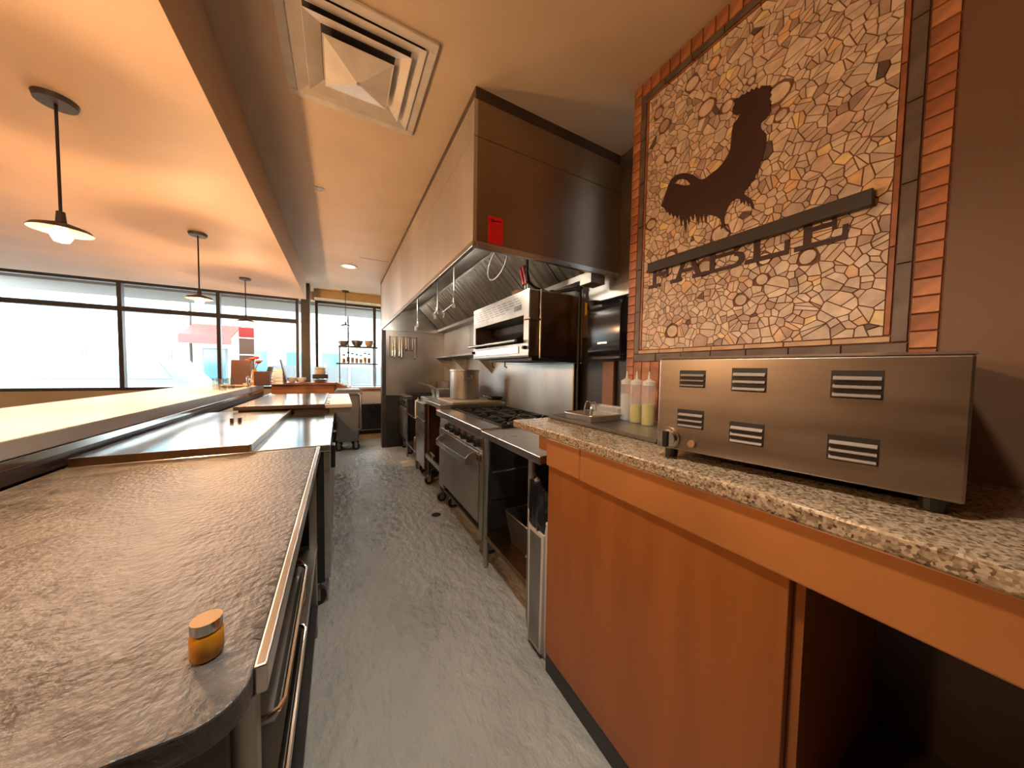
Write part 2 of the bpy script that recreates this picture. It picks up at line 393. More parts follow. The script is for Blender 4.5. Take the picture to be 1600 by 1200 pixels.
# rooster emblem (flat cut plate), traced on the wall plane
ROOSTER = [(.56, 2.29),(.59, 2.312),(.596, 2.306),(.607, 2.321),(.612, 2.314),(.622, 2.327),(.626, 2.318),(.637, 2.325),(.643, 2.321),(.652, 2.328),(.66, 2.321),(.674, 2.33),(.679, 2.327),(.675, 2.31),(.682, 2.3),(.68, 2.277),(.664, 2.262),(.653, 2.263),(.664, 2.247),(.676, 2.241),(.681, 2.216),(.682, 2.182),(.684, 2.155),(.69, 2.133),(.708, 2.113),(.729, 2.102),(.757, 2.094),(.776, 2.09),(.792, 2.095),(.808, 2.111),(.825, 2.131),(.851, 2.151),(.877, 2.165),(.904, 2.17),(.925, 2.165),(.9395, 2.1458), (.912, 2.1405), (0.897, 2.146), (0.876, 2.141), (0.854, 2.124), (0.836, 2.099), (0.846, 2.097), (0.871, 2.111), (0.891, 2.126), (.911, 2.139), (.94, 2.145),(.948, 2.124),(.96, 2.097),(.972, 2.067),(.954, 2.05),(.944, 2.026),(.938, 2.032),(.927, 2.005),(.919, 2.014),(.91, 1.991),(.9, 1.998),(.89, 1.977),(.882, 1.994),(.87, 1.934),(.863, 1.971),(.849, 1.901),(.846, 1.964),(.836, 1.928),(.831, 1.97),(.817, 1.937),(.813, 1.971),(.794, 1.911),(.792, 1.958),(.779, 1.915),(.777, 1.956),(.763, 1.906),(.763, 1.942),(.743, 1.931),(.724, 1.918),(.709, 1.904),(.704, 1.881),(.706, 1.862),(.697, 1.866),(.683, 1.846),(.665, 1.831),(.678, 1.851),(.692, 1.871),(.695, 1.899),(.69, 1.922),(.681, 1.94),(.669, 1.952),(.654, 1.955),(.642, 1.948),(.639, 1.93),(.635, 1.942),(.627, 1.92),(.623, 1.936),(.613, 1.909),(.612, 1.926),(.603, 1.899),(.595, 1.891),(.599, 1.914),(.607, 1.934),(.622, 1.95),(.631, 1.964),(.616, 1.979),(.603, 1.992),(.592, 2.011),(.583, 2.036),(.575, 2.064),(.57, 2.093),(.567, 2.118),(.57, 2.138),(.583, 2.159),(.589, 2.179),(.582, 2.185),(.57, 2.188),(.562, 2.199),(.557, 2.212),(.563, 2.223),(.558, 2.236),(.564, 2.249),(.558, 2.259),(.564, 2.272)]
G().prism(ROOSTER, 'x', XM-.0075, XM-.0015).build('rooster_emblem', 'emblem_brown', label='dark brown rooster silhouette set into the stone mosaic', cat='emblem')
# lettering
sg = thing('wall_lettering', 'dark brown slab serif lettering FABLE under the rooster', 'sign', (XM, .68, 1.70))
def letter(parts):
    g = G()
    for k, p in enumerate(parts): g.prism(p, 'x', XM-.0075-.00012*k, XM-.0015)
    return g.build('letter', 'emblem_brown', sg)
def R(y1, y0, z0, z1): return [(y0, z0), (y1, z0), (y1, z1), (y0, z1)]
B0, T0 = 1.70, 1.815; s_ = .016
# (y decreases to the right as read from the aisle)
letter([R(1.003, .985, B0, T0), R(1.025, .962, B0, B0+s_), R(1.025, .905, T0-s_, T0), R(.985, .935, 1.750, 1.764), R(.935, .925, 1.738, 1.776), R(.915, .905, T0-.04, T0-s_)])
letter([[(.893, B0), (.874, B0), (.826, T0), (.846, T0)], [(.818, T0), (.840, T0), (.792, B0), (.770, B0)], R(.912, .858, B0, B0+s_), R(.812, .756, B0, B0+s_), R(.872, .795, 1.734, 1.748)])
def ring(cy, cz, ry, rz, t):
    o = [(cy-ry*math.sin(a), cz-rz*math.cos(a)) for a in np.linspace(0, PI, 10)]
    i = [(cy-(ry-t)*math.sin(a), cz-(rz-t*.75)*math.cos(a)) for a in np.linspace(PI, 0, 10)]
    return o+i
def ringparts(*a):
    p = ring(*a); n = len(p)//2; return [[p[k], p[k+1], p[-k-2], p[-k-1]] for k in range(n-1)]
letter([R(.742, .722, B0, T0), R(.760, .65, B0, B0+s_*.9), R(.760, .65, T0-s_*.9, T0), R(.722, .65, 1.752, 1.766)] + ringparts(.652, 1.729, .036, .029, .02) + ringparts(.655, 1.787, .031, .028, .018))
letter([R(.590, .570, B0, T0), R(.616, .488, B0, B0+s_), R(.612, .548, T0-s_, T0), R(.500, .488, B0+s_, B0+.048)])
letter([R(.452, .432, B0, T0), R(.474, .350, B0, B0+s_), R(.474, .352, T0-s_, T0), R(.432, .385, 1.750, 1.764), R(.385, .376, 1.738, 1.776), R(.362, .350, B0+s_, B0+.045), R(.364, .352, T0-.04, T0-s_)])
# ticket rail across the top of the letters
tr = thing('ticket_rail', 'long dark metal order rail over the lettering', 'rail', (XM, .7, 1.77))
box('rail_body', 'rail_dark', tr, XM-.030, XM-.008, .30, 1.018, 1.772, 1.816, .002)
box('rail_lip', 'rail_dark', tr, XM-.036, XM-.030, .30, 1.018, 1.770, 1.782)
for y in (.36, .95): box('mount', 'rail_dark', tr, XM-.008, XM-.001, y-.02, y+.02, 1.782, 1.806)

# ================================================================== CEILING FITTINGS
dx, dy = .085, 1.71
ad = thing('ceiling_diffuser', 'square white metal air diffuser with nested louvers in the ceiling', 'vent', (dx, dy, CZ-.06))
def frustum(h0, z0, h1, z1, t=.003):
    g = G(); a = [(-1,-1),(1,-1),(1,1),(-1,1)]
    for hh, zz in ((h0, z0), (h1, z1), (h1+t, z1), (h0+t, z0)): g.v += [(dx+hh*p, dy+hh*q, zz) for p, q in a]
    for r in range(4):
        for k in range(4): g.f.append([r*4+k, r*4+(k+1) % 4, ((r+1) % 4)*4+(k+1) % 4, ((r+1) % 4)*4+k]); g.mi.append(0)
    return g
g = G()
for (a, b, c, d) in ((-.305, .305, -.305, -.262), (-.305, .305, .262, .305), (-.305, -.262, -.262, .262), (.262, .305, -.262, .262)): g.box(dx+a, dx+b, dy+c, dy+d, CZ-.014, CZ-.0005)
g.build('outer_frame', 'diffuser_white', ad, .004)
box('throat', 'dark_panel', ad, dx-.255, dx+.255, dy-.255, dy+.255, CZ-.0025, CZ-.0005)
frustum(.205, CZ-.003, .258, CZ-.020).build('louver', 'diffuser_white', ad)
frustum(.145, CZ-.004, .205, CZ-.030).build('louver', 'diffuser_white', ad)
frustum(.09, CZ-.006, .138, CZ-.036).build('louver', 'diffuser_white', ad)
g = G(); g.add([(dx-.136, dy-.136, CZ-.036), (dx+.136, dy-.136, CZ-.036), (dx+.136, dy+.136, CZ-.036), (dx-.136, dy+.136, CZ-.036), (dx, dy, CZ-.072), (dx, dy, CZ-.03)], [(1,0,4),(2,1,4),(3,2,4),(0,3,4),(0,1,5),(1,2,5),(2,3,5),(3,0,5)])
g.build('center_cone', 'diffuser_white', ad)
G().cyl((dx, dy, CZ-.068), (dx, dy, CZ-.075), .007, n=10).build('screw', 'steel', ad)
def downlight(x, y, label, power):
    dl = thing('recessed_downlight', label, 'light', (x, y, CZ-.012), group='recessed ceiling lights')
    G().lathe([(.105, 0), (.11, .011), (.085, .011), (.08, .004), (.105, 0)], (x, y, CZ-.012), 28).build('trim_ring', 'white', dl, smooth=True)
    G().cyl((x, y, CZ-.006), (x, y, CZ-.002), .079, n=28).build('lens', 'downlight_lens', dl)
    l = bpy.data.lights.new('downlight_lamp', 'SPOT'); l.energy = power; l.color = DOWN_COL; l.spot_size = math.radians(112); l.spot_blend = .8; l.shadow_soft_size = .07
    lo = bpy.data.objects.new('downlight_lamp', l); COL.objects.link(lo); lo.parent = dl; lo.location = (0, 0, -.012)
downlight(.12, 4.98, 'round recessed ceiling light near the far window', DOWN_W*.6)
downlight(.12, .45, 'added round recessed ceiling light, out of view above the near end of the aisle', DOWN_W*1.6)  # added light above the view, brightens the near aisle
G().box(.23, .575, 4.505, 4.515, CZ-.002, CZ-.0004).build('ceiling_seam', 'dark_brown', label='thin dark seam in the ceiling beside the hood', cat='seam')
hk = thing('ceiling_hook', 'small metal hook plate on the ceiling', 'hook', (-.13, 2.96, CZ-.02))
box('plate', 'steel', hk, -.165, -.095, 2.945, 2.975, CZ-.004, CZ-.0005); G().tube([(-.15, 2.96, CZ-.004), (-.15, 2.96, CZ-.02), (-.12, 2.96, CZ-.022), (-.11, 2.96, CZ-.012)], .003).build('hook', 'steel', hk)

# pendants over the bar
def pendant(x, y, ztop, zsh, label, power, group):
    t = thing('pendant_lamp', label, 'lamp', (x, y, zsh), group=group)
    G().cyl((x, y, ztop-.02), (x, y, ztop), .055, .06, 20).build('canopy', 'frame_dark', t, smooth=True)
    G().cyl((x, y, zsh+.09), (x, y, ztop-.02), .005, n=8).build('cord', 'black_plastic', t)
    G().cyl((x, y, zsh+.035), (x, y, zsh+.09), .016, .012, 12).build('socket', 'frame_dark', t, smooth=True)
    G().lathe([(.085, .012), (.075, .025), (.02, .045), (.019, .042), (.073, .021), (.083, .010), (.085, .012)], (x, y, zsh), 24).build('shade', 'frame_dark', t, smooth=True)
    b = G().lathe([(0, -.035), (.02, -.03), (.03, -.008), (.022, .018), (.012, .036), (0, .036)], (x, y, zsh), 14).build('bulb', 'bulb', t, smooth=True)
    l = bpy.data.lights.new('pendant_light', 'POINT'); l.energy = power; l.color = LAMP_COL; l.shadow_soft_size = .04
    lo = bpy.data.objects.new('pendant_light', l); COL.objects.link(lo); lo.parent = t; lo.location = (0, 0, -.06)
    return t
pendant(-1.0, 4.95, 2.365, 1.83, 'thin cord pendant lamp over the far end of the bar', PENDANT_W, 'pendants over the bar')
pendant(-1.0, 3.5, 2.365, 1.83, 'pendant lamp over the middle of the bar, second from the window', PENDANT_W, 'pendants over the bar')
pendant(-1.0, 2.05, 2.365, 1.83, 'pendant lamp over the bar, third from the window', PENDANT_W, 'pendants over the bar')
pendant(-1.0, .6, 2.365, 1.83, 'pendant lamp over the near end of the bar', PENDANT_W, 'pendants over the bar')
pendant(.10, 6.6, CZ, 2.06, 'thin cord pendant lamp in front of the far aisle window', 6, 'pendant by the window')

# ================================================================== EXHAUST HOOD
HX, HY0, HY1, HZ = .59, 1.505, 5.47, 1.92
hd = thing('exhaust_hood', 'long stainless steel exhaust hood hanging above the cooking line', 'hood', (1.1, 3.5, HZ))
ys = [HY0, 3.64, HY1]
for a, b in zip(ys, ys[1:]):
    box('front_panel', 'steel_hood', hd, HX, HX+.02, a+.001, b-.001, HZ+.03, 2.46)
    box('upper_panel', 'steel_hood', hd, HX+.001, HX+.02, a+.001, b-.001, 2.464, 2.64)
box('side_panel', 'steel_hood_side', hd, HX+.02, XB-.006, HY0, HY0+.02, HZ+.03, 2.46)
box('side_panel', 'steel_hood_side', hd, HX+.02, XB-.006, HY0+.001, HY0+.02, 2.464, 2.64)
G().box(HX-.004, HX+.02, HY0-.004, HY1, HZ, HZ+.03).box(HX+.02, XB-.006, HY0-.004, HY0+.02, HZ, HZ+.03).build('bottom_rim', 'steel', hd, .002)
G().box(HX+.012, HX+.02, HY0+.012, HY1, 2.64, CZ-.001).box(HX+.02, XB-.006, HY0+.012, HY0+.02, 2.64, CZ-.001).build('closure_strip', 'dark_brown', hd)
# inside lining
fx, fz = 1.17, 2.33                       # top edge of the filter bank
G().prism([(HX+.021, HZ+.03), (HX+.026, HZ+.03), (HX+.03, 2.10), (fx, 2.335), (fx, 2.345), (HX+.021, 2.12)], 'y', HY0+.025, HY1-.013).build('inner_lining', 'steel_lining', hd)
G().box(HX+.02, XB-.006, HY0+.0205, HY0+.024, HZ+.03, 2.40).build('side_lining', 'steel_lining', hd)
G().prism([(HX+.022, HZ+.0), (1.60, HZ+.0), (1.60, 2.35), (HX+.1, 2.40)], 'y', HY1-.012, HY1).build('end_lining', 'steel', hd)
g = G(); g.prism([(1.50, 1.945), (1.615, 1.945), (1.615, 1.99), (1.605, 1.99), (1.605, 1.955), (1.51, 1.955), (1.51, 1.985), (1.50, 1.985)], 'y', HY0+.03, HY1-.02)
g.build('grease_trough', 'steel', hd)
box('drip_cup', 'steel_dull', hd, 1.42, 1.54, 1.55, 1.66, 1.875, 1.944, .004)
L = math.hypot(1.545-fx, fz-1.965)
ex = Vector(((1.545-fx)/L, 0, (1.965-fz)/L)); en = Vector((ex.z, 0, -ex.x))   # along slope, towards the room
if en.z > 0: en = -en
nf = 8; fw_ = (HY1-HY0-.06)/nf
baf = None
def slope(p, y, h): v = Vector((fx, 0, fz)) + ex*p + en*h; return (v.x, y, v.z)
def slab(g, p0, p1, y0, y1, h0, h1):
    g.add([slope(p0,y0,h0),slope(p1,y0,h0),slope(p1,y1,h0),slope(p0,y1,h0),slope(p0,y0,h1),slope(p1,y0,h1),slope(p1,y1,h1),slope(p0,y1,h1)], [(3,2,1,0),(4,5,6,7),(0,1,5,4),(1,2,6,5),(2,3,7,6),(3,0,4,7)])
nb = 5
for i in range(nf):
    y0 = HY0+.03+i*fw_; y1 = y0+fw_-.004
    g = G(); slab(g, 0, L, y0, y0+.018, 0, .012); slab(g, 0, L, y1-.018, y1, 0, .012); slab(g, 0, .022, y0+.018, y1-.018, 0, .012); slab(g, L-.022, L, y0+.018, y1-.018, 0, .012)
    slab(g, 0, L, y0, y1, -.03, -.026)
    f = g.build('baffle_filter', 'steel_dull', hd)
    bw = (y1-y0-.036)/nb
    if baf is None:
        gg = G(); prof = [(-.42, -.012), (-.30, .012), (.30, .012), (.42, -.012), (.36, -.012), (.26, .008), (-.26, .008), (-.36, -.012)]
        n = len(prof); yc = y0+.018+bw/2
        for p in (.022, L-.022): gg.v += [slope(p, yc+q[0]*bw, q[1]) for q in prof]
        for k in range(n): gg.f.append([k, (k+1) % n, n+(k+1) % n, n+k]); gg.mi.append(0)
        baf = gg.build('baffle', 'filter', f); by0 = yc
        bme = baf.data
    else: piece('baffle', bme, f, (0, y0+.018+bw/2-by0, 0))
    for k in range(1, nb): piece('baffle', bme, f, (0, y0+.018+bw/2+k*bw-by0, 0))
for y in (2.45, 4.2):  # added lamps tucked behind the rim to brighten the hood interior
    b_ = G().lathe([(.0, -.035), (.02, -.03), (.03, -.012), (.032, .0), (.0, .0)], (.74, y, 2.135), 16).build('added_hood_globe', 'downlight_lens', hd, smooth=True)
    l = bpy.data.lights.new('added_hood_lamp', 'POINT'); l.energy = HOOD_FILL_W; l.color = DOWN_COL; l.shadow_soft_size = .03
    lo = bpy.data.objects.new('added_hood_lamp', l); COL.objects.link(lo); lo.parent = hd; lo.location = Vector((.74, y, 2.08))-ORG[hd.name]
# red inspection tag
tg = thing('inspection_tag', 'bright red inspection sticker on the dark side of the hood', 'sticker', (.715, HY0-.002, 1.955))
box('sheet', 'red_tag', tg, .672, .757, HY0-.0018, HY0-.0005, 1.957, 2.093)
for k, (a, b, z) in enumerate([(.684, .705, 2.072), (.700, .725, 2.069), (.722, .748, 2.071), (.686, .71, 2.064)]): box('print', 'print', tg, a, b, HY0-.0024, HY0-.0018, z, z+.004)
for k in range(7): box('print', 'print', tg, .684, .746-.01*(k % 3), HY0-.0022, HY0-.0018, 2.045-k*.011, 2.0462-k*.011)
# fire suppression drops
def drop(x, y, z, arm, label):
    t = thing('suppression_pipe', label, 'pipe', (x, y, z), group='suppression pipes under the hood')
    G().tube([(x, y, 2.40), (x, y, z+.03), (x+.005, y+.02, z+.02), (x+.02, y+arm, z+.005)], .009, 10).build('pipe', 'steel_bright', t, smooth=True)
    for q in ((x, y, z+.03), (x+.02, y+arm, z+.005)):
        G().cyl((q[0], q[1], q[2]-.05), (q[0], q[1], q[2]+.015), .013, .015, 10).build('nozzle', 'chrome', t, smooth=True)
drop(.9, 2.75, 1.87, .40, 'nearest chrome suppression pipe under the hood')
drop(.9, 3.29, 1.90, .18, 'middle chrome suppression pipe under the hood')
drop(.9, 4.24, 1.87, .20, 'farthest chrome suppression pipe under the hood')
lp = [(1.06+.04*math.sin(t), 2.08+.11*(1-math.cos(t))-.045*math.sin(t), 2.215-.10*(1-math.cos(t))-.015*math.sin(t)) for t in np.linspace(0, 2*PI, 25)[:-1]]
G().tube(lp, .0055, 8, True).build('wire_loop', 'white', smooth=True, label='white wire loop hanging from the hood filters', cat='wire')

# ================================================================== SALAMANDER BROILER
sx0, sx1, sy0, sy1, sz0, sz1 = 1.163, 1.60, 1.886, 2.92, 1.41, 1.868
sb = thing('salamander_broiler', 'steel salamander broiler mounted high on the wall above the range', 'broiler', (1.38, 2.4, sz0-.05))
box('side_panel', 'steel_brown', sb, sx0+.10, sx1, sy0, sy0+.012, sz0, sz1)
box('side_panel', 'steel_brown', sb, sx0+.012, sx1, sy1-.012, sy1, sz0, sz1)
box('corner_panel', 'steel_brown', sb, sx0+.012, sx0+.085, sy0+.003, sy0+.012, sz0, sz1)
box('top_panel', 'steel', sb, sx0, sx1, sy0, sy1, sz1, sz1+.008)
box('back_panel', 'dark_panel', sb, sx1, XB-.006, sy0+.02, sy1-.02, sz0, sz1)
box('bottom_panel', 'dark_panel', sb, sx0+.01, sx1, sy0+.012, sy1-.012, sz0-.012, sz0)
g = G().box(sx0, sx0+.012, sy0, sy1, 1.70, sz1).box(sx0, sx0+.012, sy0, sy1, sz0, 1.50).box(sx0, sx0+.012, sy0, 1.955, 1.50, 1.70).box(sx0, sx0+.012, 2.87, sy1, 1.50, 1.70)
ff = g.build('front_face', 'steel_dull', sb)
vm = None
for r in range(5):
    for k in range(9):
        y = 2.86-.098*k-.02*r; z = 1.835-.02*r
        if y < 1.94 or (r > 2 and y < 2.2): continue
        if vm is None:
            o = box('vent_slot', 'black_plastic', ff, sx0-.0012, sx0+.001, y-.036, y+.036, z-.002, z+.002); vm = o.data; v0 = (y, z)
        else: piece('vent_slot', vm, ff, (0, y-v0[0], z-v0[1]))
box('badge', 'steel_bright', sb, sx0-.003, sx0, 1.99, 2.10, 1.742, 1.782)
box('broiler_cavity', 'black_iron', sb, sx0+.20, sx0+.21, 1.96, 2.865, 1.50, 1.70)
box('cavity_roof', 'black_iron', sb, sx0+.012, sx0+.2, 1.96, 2.865, 1.70, 1.712)
G().prism([(sx0-.05, 1.515), (sx0+.15, 1.615), (sx0+.15, 1.622), (sx0-.05, 1.523)], 'y', 2.02, 2.84).build('rack_plate', 'steel_bright', sb)
G().tube([(sx0-.055, 1.97, 1.515), (sx0-.055, 2.9, 1.515)], .011, 10).build('rack_bar', 'steel', sb, smooth=True)
for y in (2.02, 2.84): G().prism([(sx0-.055, 1.505), (sx0+.10, 1.505), (sx0+.10, 1.58)], 'y', y-.003, y+.003).build('rack_end', 'black_iron', sb)
box('drip_tray', 'steel', sb, sx0-.006, sx0, 2.02, 2.86, 1.428, 1.478, .002)
for y in (1.925, 2.895): G().cyl((sx0, y, 1.465), (sx0-.028, y, 1.465), .014, .012, 12).build('knob', 'black_plastic', sb, smooth=True)
box('broiler_shelf', 'black_iron', sb, sx0+.06, XB-.006, sy0+.05, sy1-.25, 1.375, 1.397)
g = G(); g.prism([(1.25, 1.398), (1.60, 1.398), (1.60, 1.366), (1.4, 1.372)], 'y', sy0-.0, sy0+.02); g.build('bracket', 'black_iron', sb)
for y in (2.35, 2.6): G().tube([(1.22, y, 1.374), (1.22, y, 1.33), (1.24, y, 1.325)], .006, 6).build('hook', 'black_iron', sb)
G().tube([(sx0-.012, 1.93, 1.665), (sx0+.0, sy0-.014, 1.665), (sx0+.088, sy0-.014, 1.665)], .007, 8).build('latch_bar', 'steel_brown', sb, smooth=True)
G().tube([(sx0+.09, sy0-.012, sz1+.01), (sx0+.09, sy0-.012, sz0-.02)], .007, 8).build('side_pipe', 'steel', sb, smooth=True)
# gas pipe
gp = thing('gas_pipe', 'black iron gas pipe running down the wall beside the broiler', 'pipe', (1.57, 1.845, .95))
G().tube([(1.48, 2.06, 1.88), (1.48, 2.06, 1.915), (1.49, 2.03, 1.92), (1.56, 1.85, 1.92), (1.572, 1.838, 1.91), (1.575, 1.835, 1.89), (1.575, 1.835, .93)], .013, 10).build('pipe', 'black_iron', gp, smooth=True)
G().cyl((1.48, 2.06, 1.895), (1.48, 2.06, 1.938), .022, n=12).build('elbow', 'black_iron', gp, smooth=True)
G().cyl((1.56, 1.85, 1.90), (1.58, 1.83, 1.935), .021, n=12).build('elbow', 'black_iron', gp, smooth=True)
G().tube([(1.20, 1.98, 2.32), (1.20, 1.985, 2.02), (1.21, 2.0, 1.96), (1.30, 2.03, 1.93), (1.48, 2.06, 1.915)], .010, 8).build('branch_pipe', 'black_iron', gp, smooth=True)
# things on the broiler
g = thing('dish_stack', 'stack of tan oval dishes on top of the broiler', 'dishes', (1.27, 2.16, sz1+.009))
for k in range(3): G().lathe([(0, 0), (.05, 0), (.078, .016), (.082, .018), (.05, .005), (0, .005)], (1.27, 2.16, sz1+.009+.012*k), 20, sy=1.25).build('dish', 'beige_bowl', g, smooth=True)
g = thing('tongs', 'pair of tongs with thick red rubber grips standing on the broiler dishes', 'tongs', (1.27, 2.10, 1.91))
for s in (-1, 1):
    G().tube([(1.27, 2.10+.014*s, 1.912), (1.265, 2.10+.018*s, 1.97)], .006, 8).build('arm', 'steel', g)
    G().tube([(1.265, 2.10+.018*s, 1.965), (1.263, 2.105+.021*s, 2.00), (1.258, 2.125+.023*s, 2.06), (1.255, 2.14+.022*s, 2.10)], .023, 10).build('grip', 'red_rubber', g, smooth=True)
G().lathe([(0, 0), (.05, 0), (.085, .03), (.083, .03), (.048, .004), (0, .004)], (1.40, 2.32, sz1+.009), 20).build('cream_bowl', 'cream', smooth=True, label='small cream bowl at the back of the broiler top', cat='bowl')

# ================================================================== RANGE WITH OVEN
RX = .825; ry0, ry1 = 1.865, 2.945
rg = thing('gas_range', 'six burner steel gas range with oven below the broiler', 'range', (1.17, 2.4, 0))
box('side_panel', 'steel_dull', rg, RX+.03, 1.55, ry0, ry0+.012, .16, .86); box('side_panel', 'dark_panel', rg, RX+.03, 1.55, ry1-.012, ry1, .16, .86)
box('back_panel', 'dark_panel', rg, 1.538, 1.55, ry0+.012, ry1-.012, .16, .88)
box('bottom_panel', 'dark_panel', rg, RX+.03, 1.538, ry0+.012, ry1-.012, .16, .175)
box('burner_box', 'black_iron', rg, .955, 1.538, ry0+.02, ry1-.02, .84, .885)
box('front_ledge', 'steel', rg, .80, .955, ry0, ry1, .862, .917, .006)
G().prism([(RX+.005, .862), (RX+.03, .862), (RX+.03, .765), (RX-.005, .765)], 'y', ry0+.005, ry1-.06).build('control_panel', 'steel_dull', rg)
for k in range(6):
    y = 1.935+.128*k+.01*(k > 2)
    b = box('knob_plate', 'steel', rg, RX-.006, RX+.001, y-.058, y+.058, .776, .852)
    box('knob_recess', 'dark_brown', b, RX-.009, RX-.006, y-.045, y+.045, .782, .846, .003)
    kk = G().cyl((RX-.009, y, .812), (RX-.04, y, .812), .030, .026, 18).build('knob', 'black_plastic', rg, smooth=True)
    box('knob_grip', 'black_plastic', kk, RX-.048, RX-.04, y-.006, y+.006, .79, .834)
box('trim_strip', 'steel_bright', rg, RX-.012, RX+.03, ry0+.01, ry1-.1, .752, .764, .002)
dr = box('oven_door', 'steel_soot', rg, RX-.012, RX+.03, 1.935, 2.775, .262, .748, .004)
hb = G().prism([(1.985, .655), (2.705, .64), (2.705, .682), (1.985, .70)], 'x', .738, .744).build('door_handle', 'steel_bright', dr, .002)
for y, dz in ((1.983, 0), (2.706, -.015)):
    G().prism([(.738, .655+dz), (.738, .70+dz), (.765, .728+dz), (.81, .74+dz), (.813, .70+dz), (.79, .665+dz)], 'y', y-.004, y+.004).build('handle_bracket', 'steel_dull', hb)
for k in range(6): box('handle_letter', 'steel_dull', hb, .7365, .738, 2.24+.036*k, 2.262+.036*k, .659, .680)
box('front_stile', 'steel_dull', rg, RX-.008, RX+.03, ry0+.002, 1.925, .17, .748, .003)
box('latch', 'steel_brown', rg, RX-.02, RX-.008, 1.895, 1.95, .69, .735, .003)
box('front_stile', 'steel_dull', rg, RX+.005, RX+.03, 2.785, ry1-.012, .2, .748)
G().prism([(RX+.01, .25), (RX+.03, .25), (RX+.16, .12), (RX+.14, .12)], 'y', 1.935, 2.775).build('toe_panel', 'steel_brown', rg)
def caster(parent, x, y, zt, r=.05):
    G().cyl((x, y, r*1.6), (x, y, zt), .015, n=10).build('caster_stem', 'steel_dull', parent)
    w = G().cyl((x, y-.016, r), (x, y+.016, r), r, n=18).build('wheel', 'black_plastic', parent, smooth=True)
    G().box(x-.02, x+.02, y-.024, y-.018, r*.6, r*2.1).box(x-.02, x+.02, y+.018, y+.024, r*.6, r*2.1).box(x-.02, x+.02, y-.024, y+.024, r*2.1, r*2.15).build('fork', 'steel_dull', w)
for x in (.93, 1.45):
    for y in (1.98, 2.82): caster(rg, x, y, .16)
gm = None; bm_ = None
for ix in range(2):
    for iy in range(3):
        x0 = .965+ix*.285; y0 = 1.895+iy*.34; x1 = x0+.275; y1 = y0+.33; xc = (x0+x1)/2; yc = (y0+y1)/2
        if gm is None:
            g = G(); h0, h1 = .908, .926
            for a, b, c, d in ((x0, x1, y0, y0+.014), (x0, x1, y1-.014, y1), (x0, x0+.014, y0+.014, y1-.014), (x1-.014, x1, y0+.014, y1-.014)): g.box(a, b, c, d, h0-.02, h1)
            for k in range(8):
                t = 2*PI*k/8; ax, ay = math.cos(t), math.sin(t); e = min(.13/max(abs(ax), 1e-6), .155/max(abs(ay), 1e-6))
                p0 = Vector((xc+ax*.04, yc+ay*.04, 0)); p1 = Vector((xc+ax*e, yc+ay*e, 0)); nn = Vector((-ay, ax, 0))*.006
                g.add([(q.x, q.y, z) for z in (h0-.006, h1) for q in (p0-nn, p1-nn, p1+nn, p0+nn)], [(3,2,1,0),(4,5,6,7),(0,1,5,4),(1,2,6,5),(2,3,7,6),(3,0,4,7)])
            go = g.build('burner_grate', 'black_iron', rg); gm = go.data; g0 = (x0, y0)
            bo = G().lathe([(.05, 0), (.052, .012), (.03, .02), (0, .02)], (xc, yc, .886), 16).build('burner', 'steel_dull', rg, smooth=True); bm_ = bo.data
        else:
            piece('burner_grate', gm, rg, (x0-g0[0], y0-g0[1], 0)); piece('burner', bm_, rg, (x0-g0[0], y0-g0[1], 0))
box('back_riser', 'steel_soot', rg, 1.552, 1.575, ry0, ry1, .88, 1.362, .003)
box('riser_post', 'steel_brown', rg, 1.552, 1.60, ry0-.012, ry0-.001, .88, 1.36)
box('wall_outlet', 'brown_item', None, XB-.014, XB-.0045, 3.02, 3.10, 1.06, 1.20, .003, label='brown electrical outlet plate on the steel wall behind the stock pot', cat='outlet')

# ================================================================== STEEL TABLE NEXT TO THE RANGE
tb = thing('work_table', 'open steel work table with undershelf between the range and the counter', 'table', (1.15, 1.5, 0))
box('table_top', 'steel', tb, .80, 1.56, 1.178, 1.862, .868, .908, .004)
for x in (.835, 1.52):
    for y in (1.298, 1.838):
        G().cyl((x, y, .05), (x, y, .868), .019, n=12).build('leg', 'steel_dull', tb, smooth=True); G().cyl((x, y, 0), (x, y, .05), .012, .017, 10).build('foot', 'steel_dull', tb)
box('undershelf', 'steel_brown', tb, .822, 1.54, 1.27, 1.856, .20, .228, .003)
box('side_sheet', 'dark_panel', tb, .87, 1.5, 1.856, 1.8615, .24, .86)
box('back_sheet', 'dark_panel', tb, 1.545, 1.55, 1.27, 1.85, .24, .86)
for z in (.44, .62): box('slide_rail', 'steel_dull', tb, .88, 1.45, 1.846, 1.856, z, z+.012)
def tray(name, x0, x1, y0, y1, z, h, mt, label=None, cat=None, parent=None, group=None, flare=.02):
    g = G(); a = .004
    o = [(x0+flare, y0+flare, z), (x1-flare, y0+flare, z), (x1-flare, y1-flare, z), (x0+flare, y1-flare, z)]
    t = [(x0, y0, z+h), (x1, y0, z+h), (x1, y1, z+h), (x0, y1, z+h)]
    i2 = [(x0+a, y0+a, z+h), (x1-a, y0+a, z+h), (x1-a, y1-a, z+h), (x0+a, y1-a, z+h)]
    i1 = [(x0+flare+a, y0+flare+a, z+a), (x1-flare-a, y0+flare+a, z+a), (x1-flare-a, y1-flare-a, z+a), (x0+flare+a, y1-flare-a, z+a)]
    g.add(o+t+i2+i1, [(3,2,1,0)]+[(k,(k+1)%4,4+(k+1)%4,4+k) for k in range(4)]+[(4+k,4+(k+1)%4,8+(k+1)%4,8+k) for k in range(4)]+[(8+k,8+(k+1)%4,12+(k+1)%4,12+k) for k in range(4)]+[(12,13,14,15)])
    r = g.build(name, mt, parent, label=label, cat=cat, group=group)
    return r
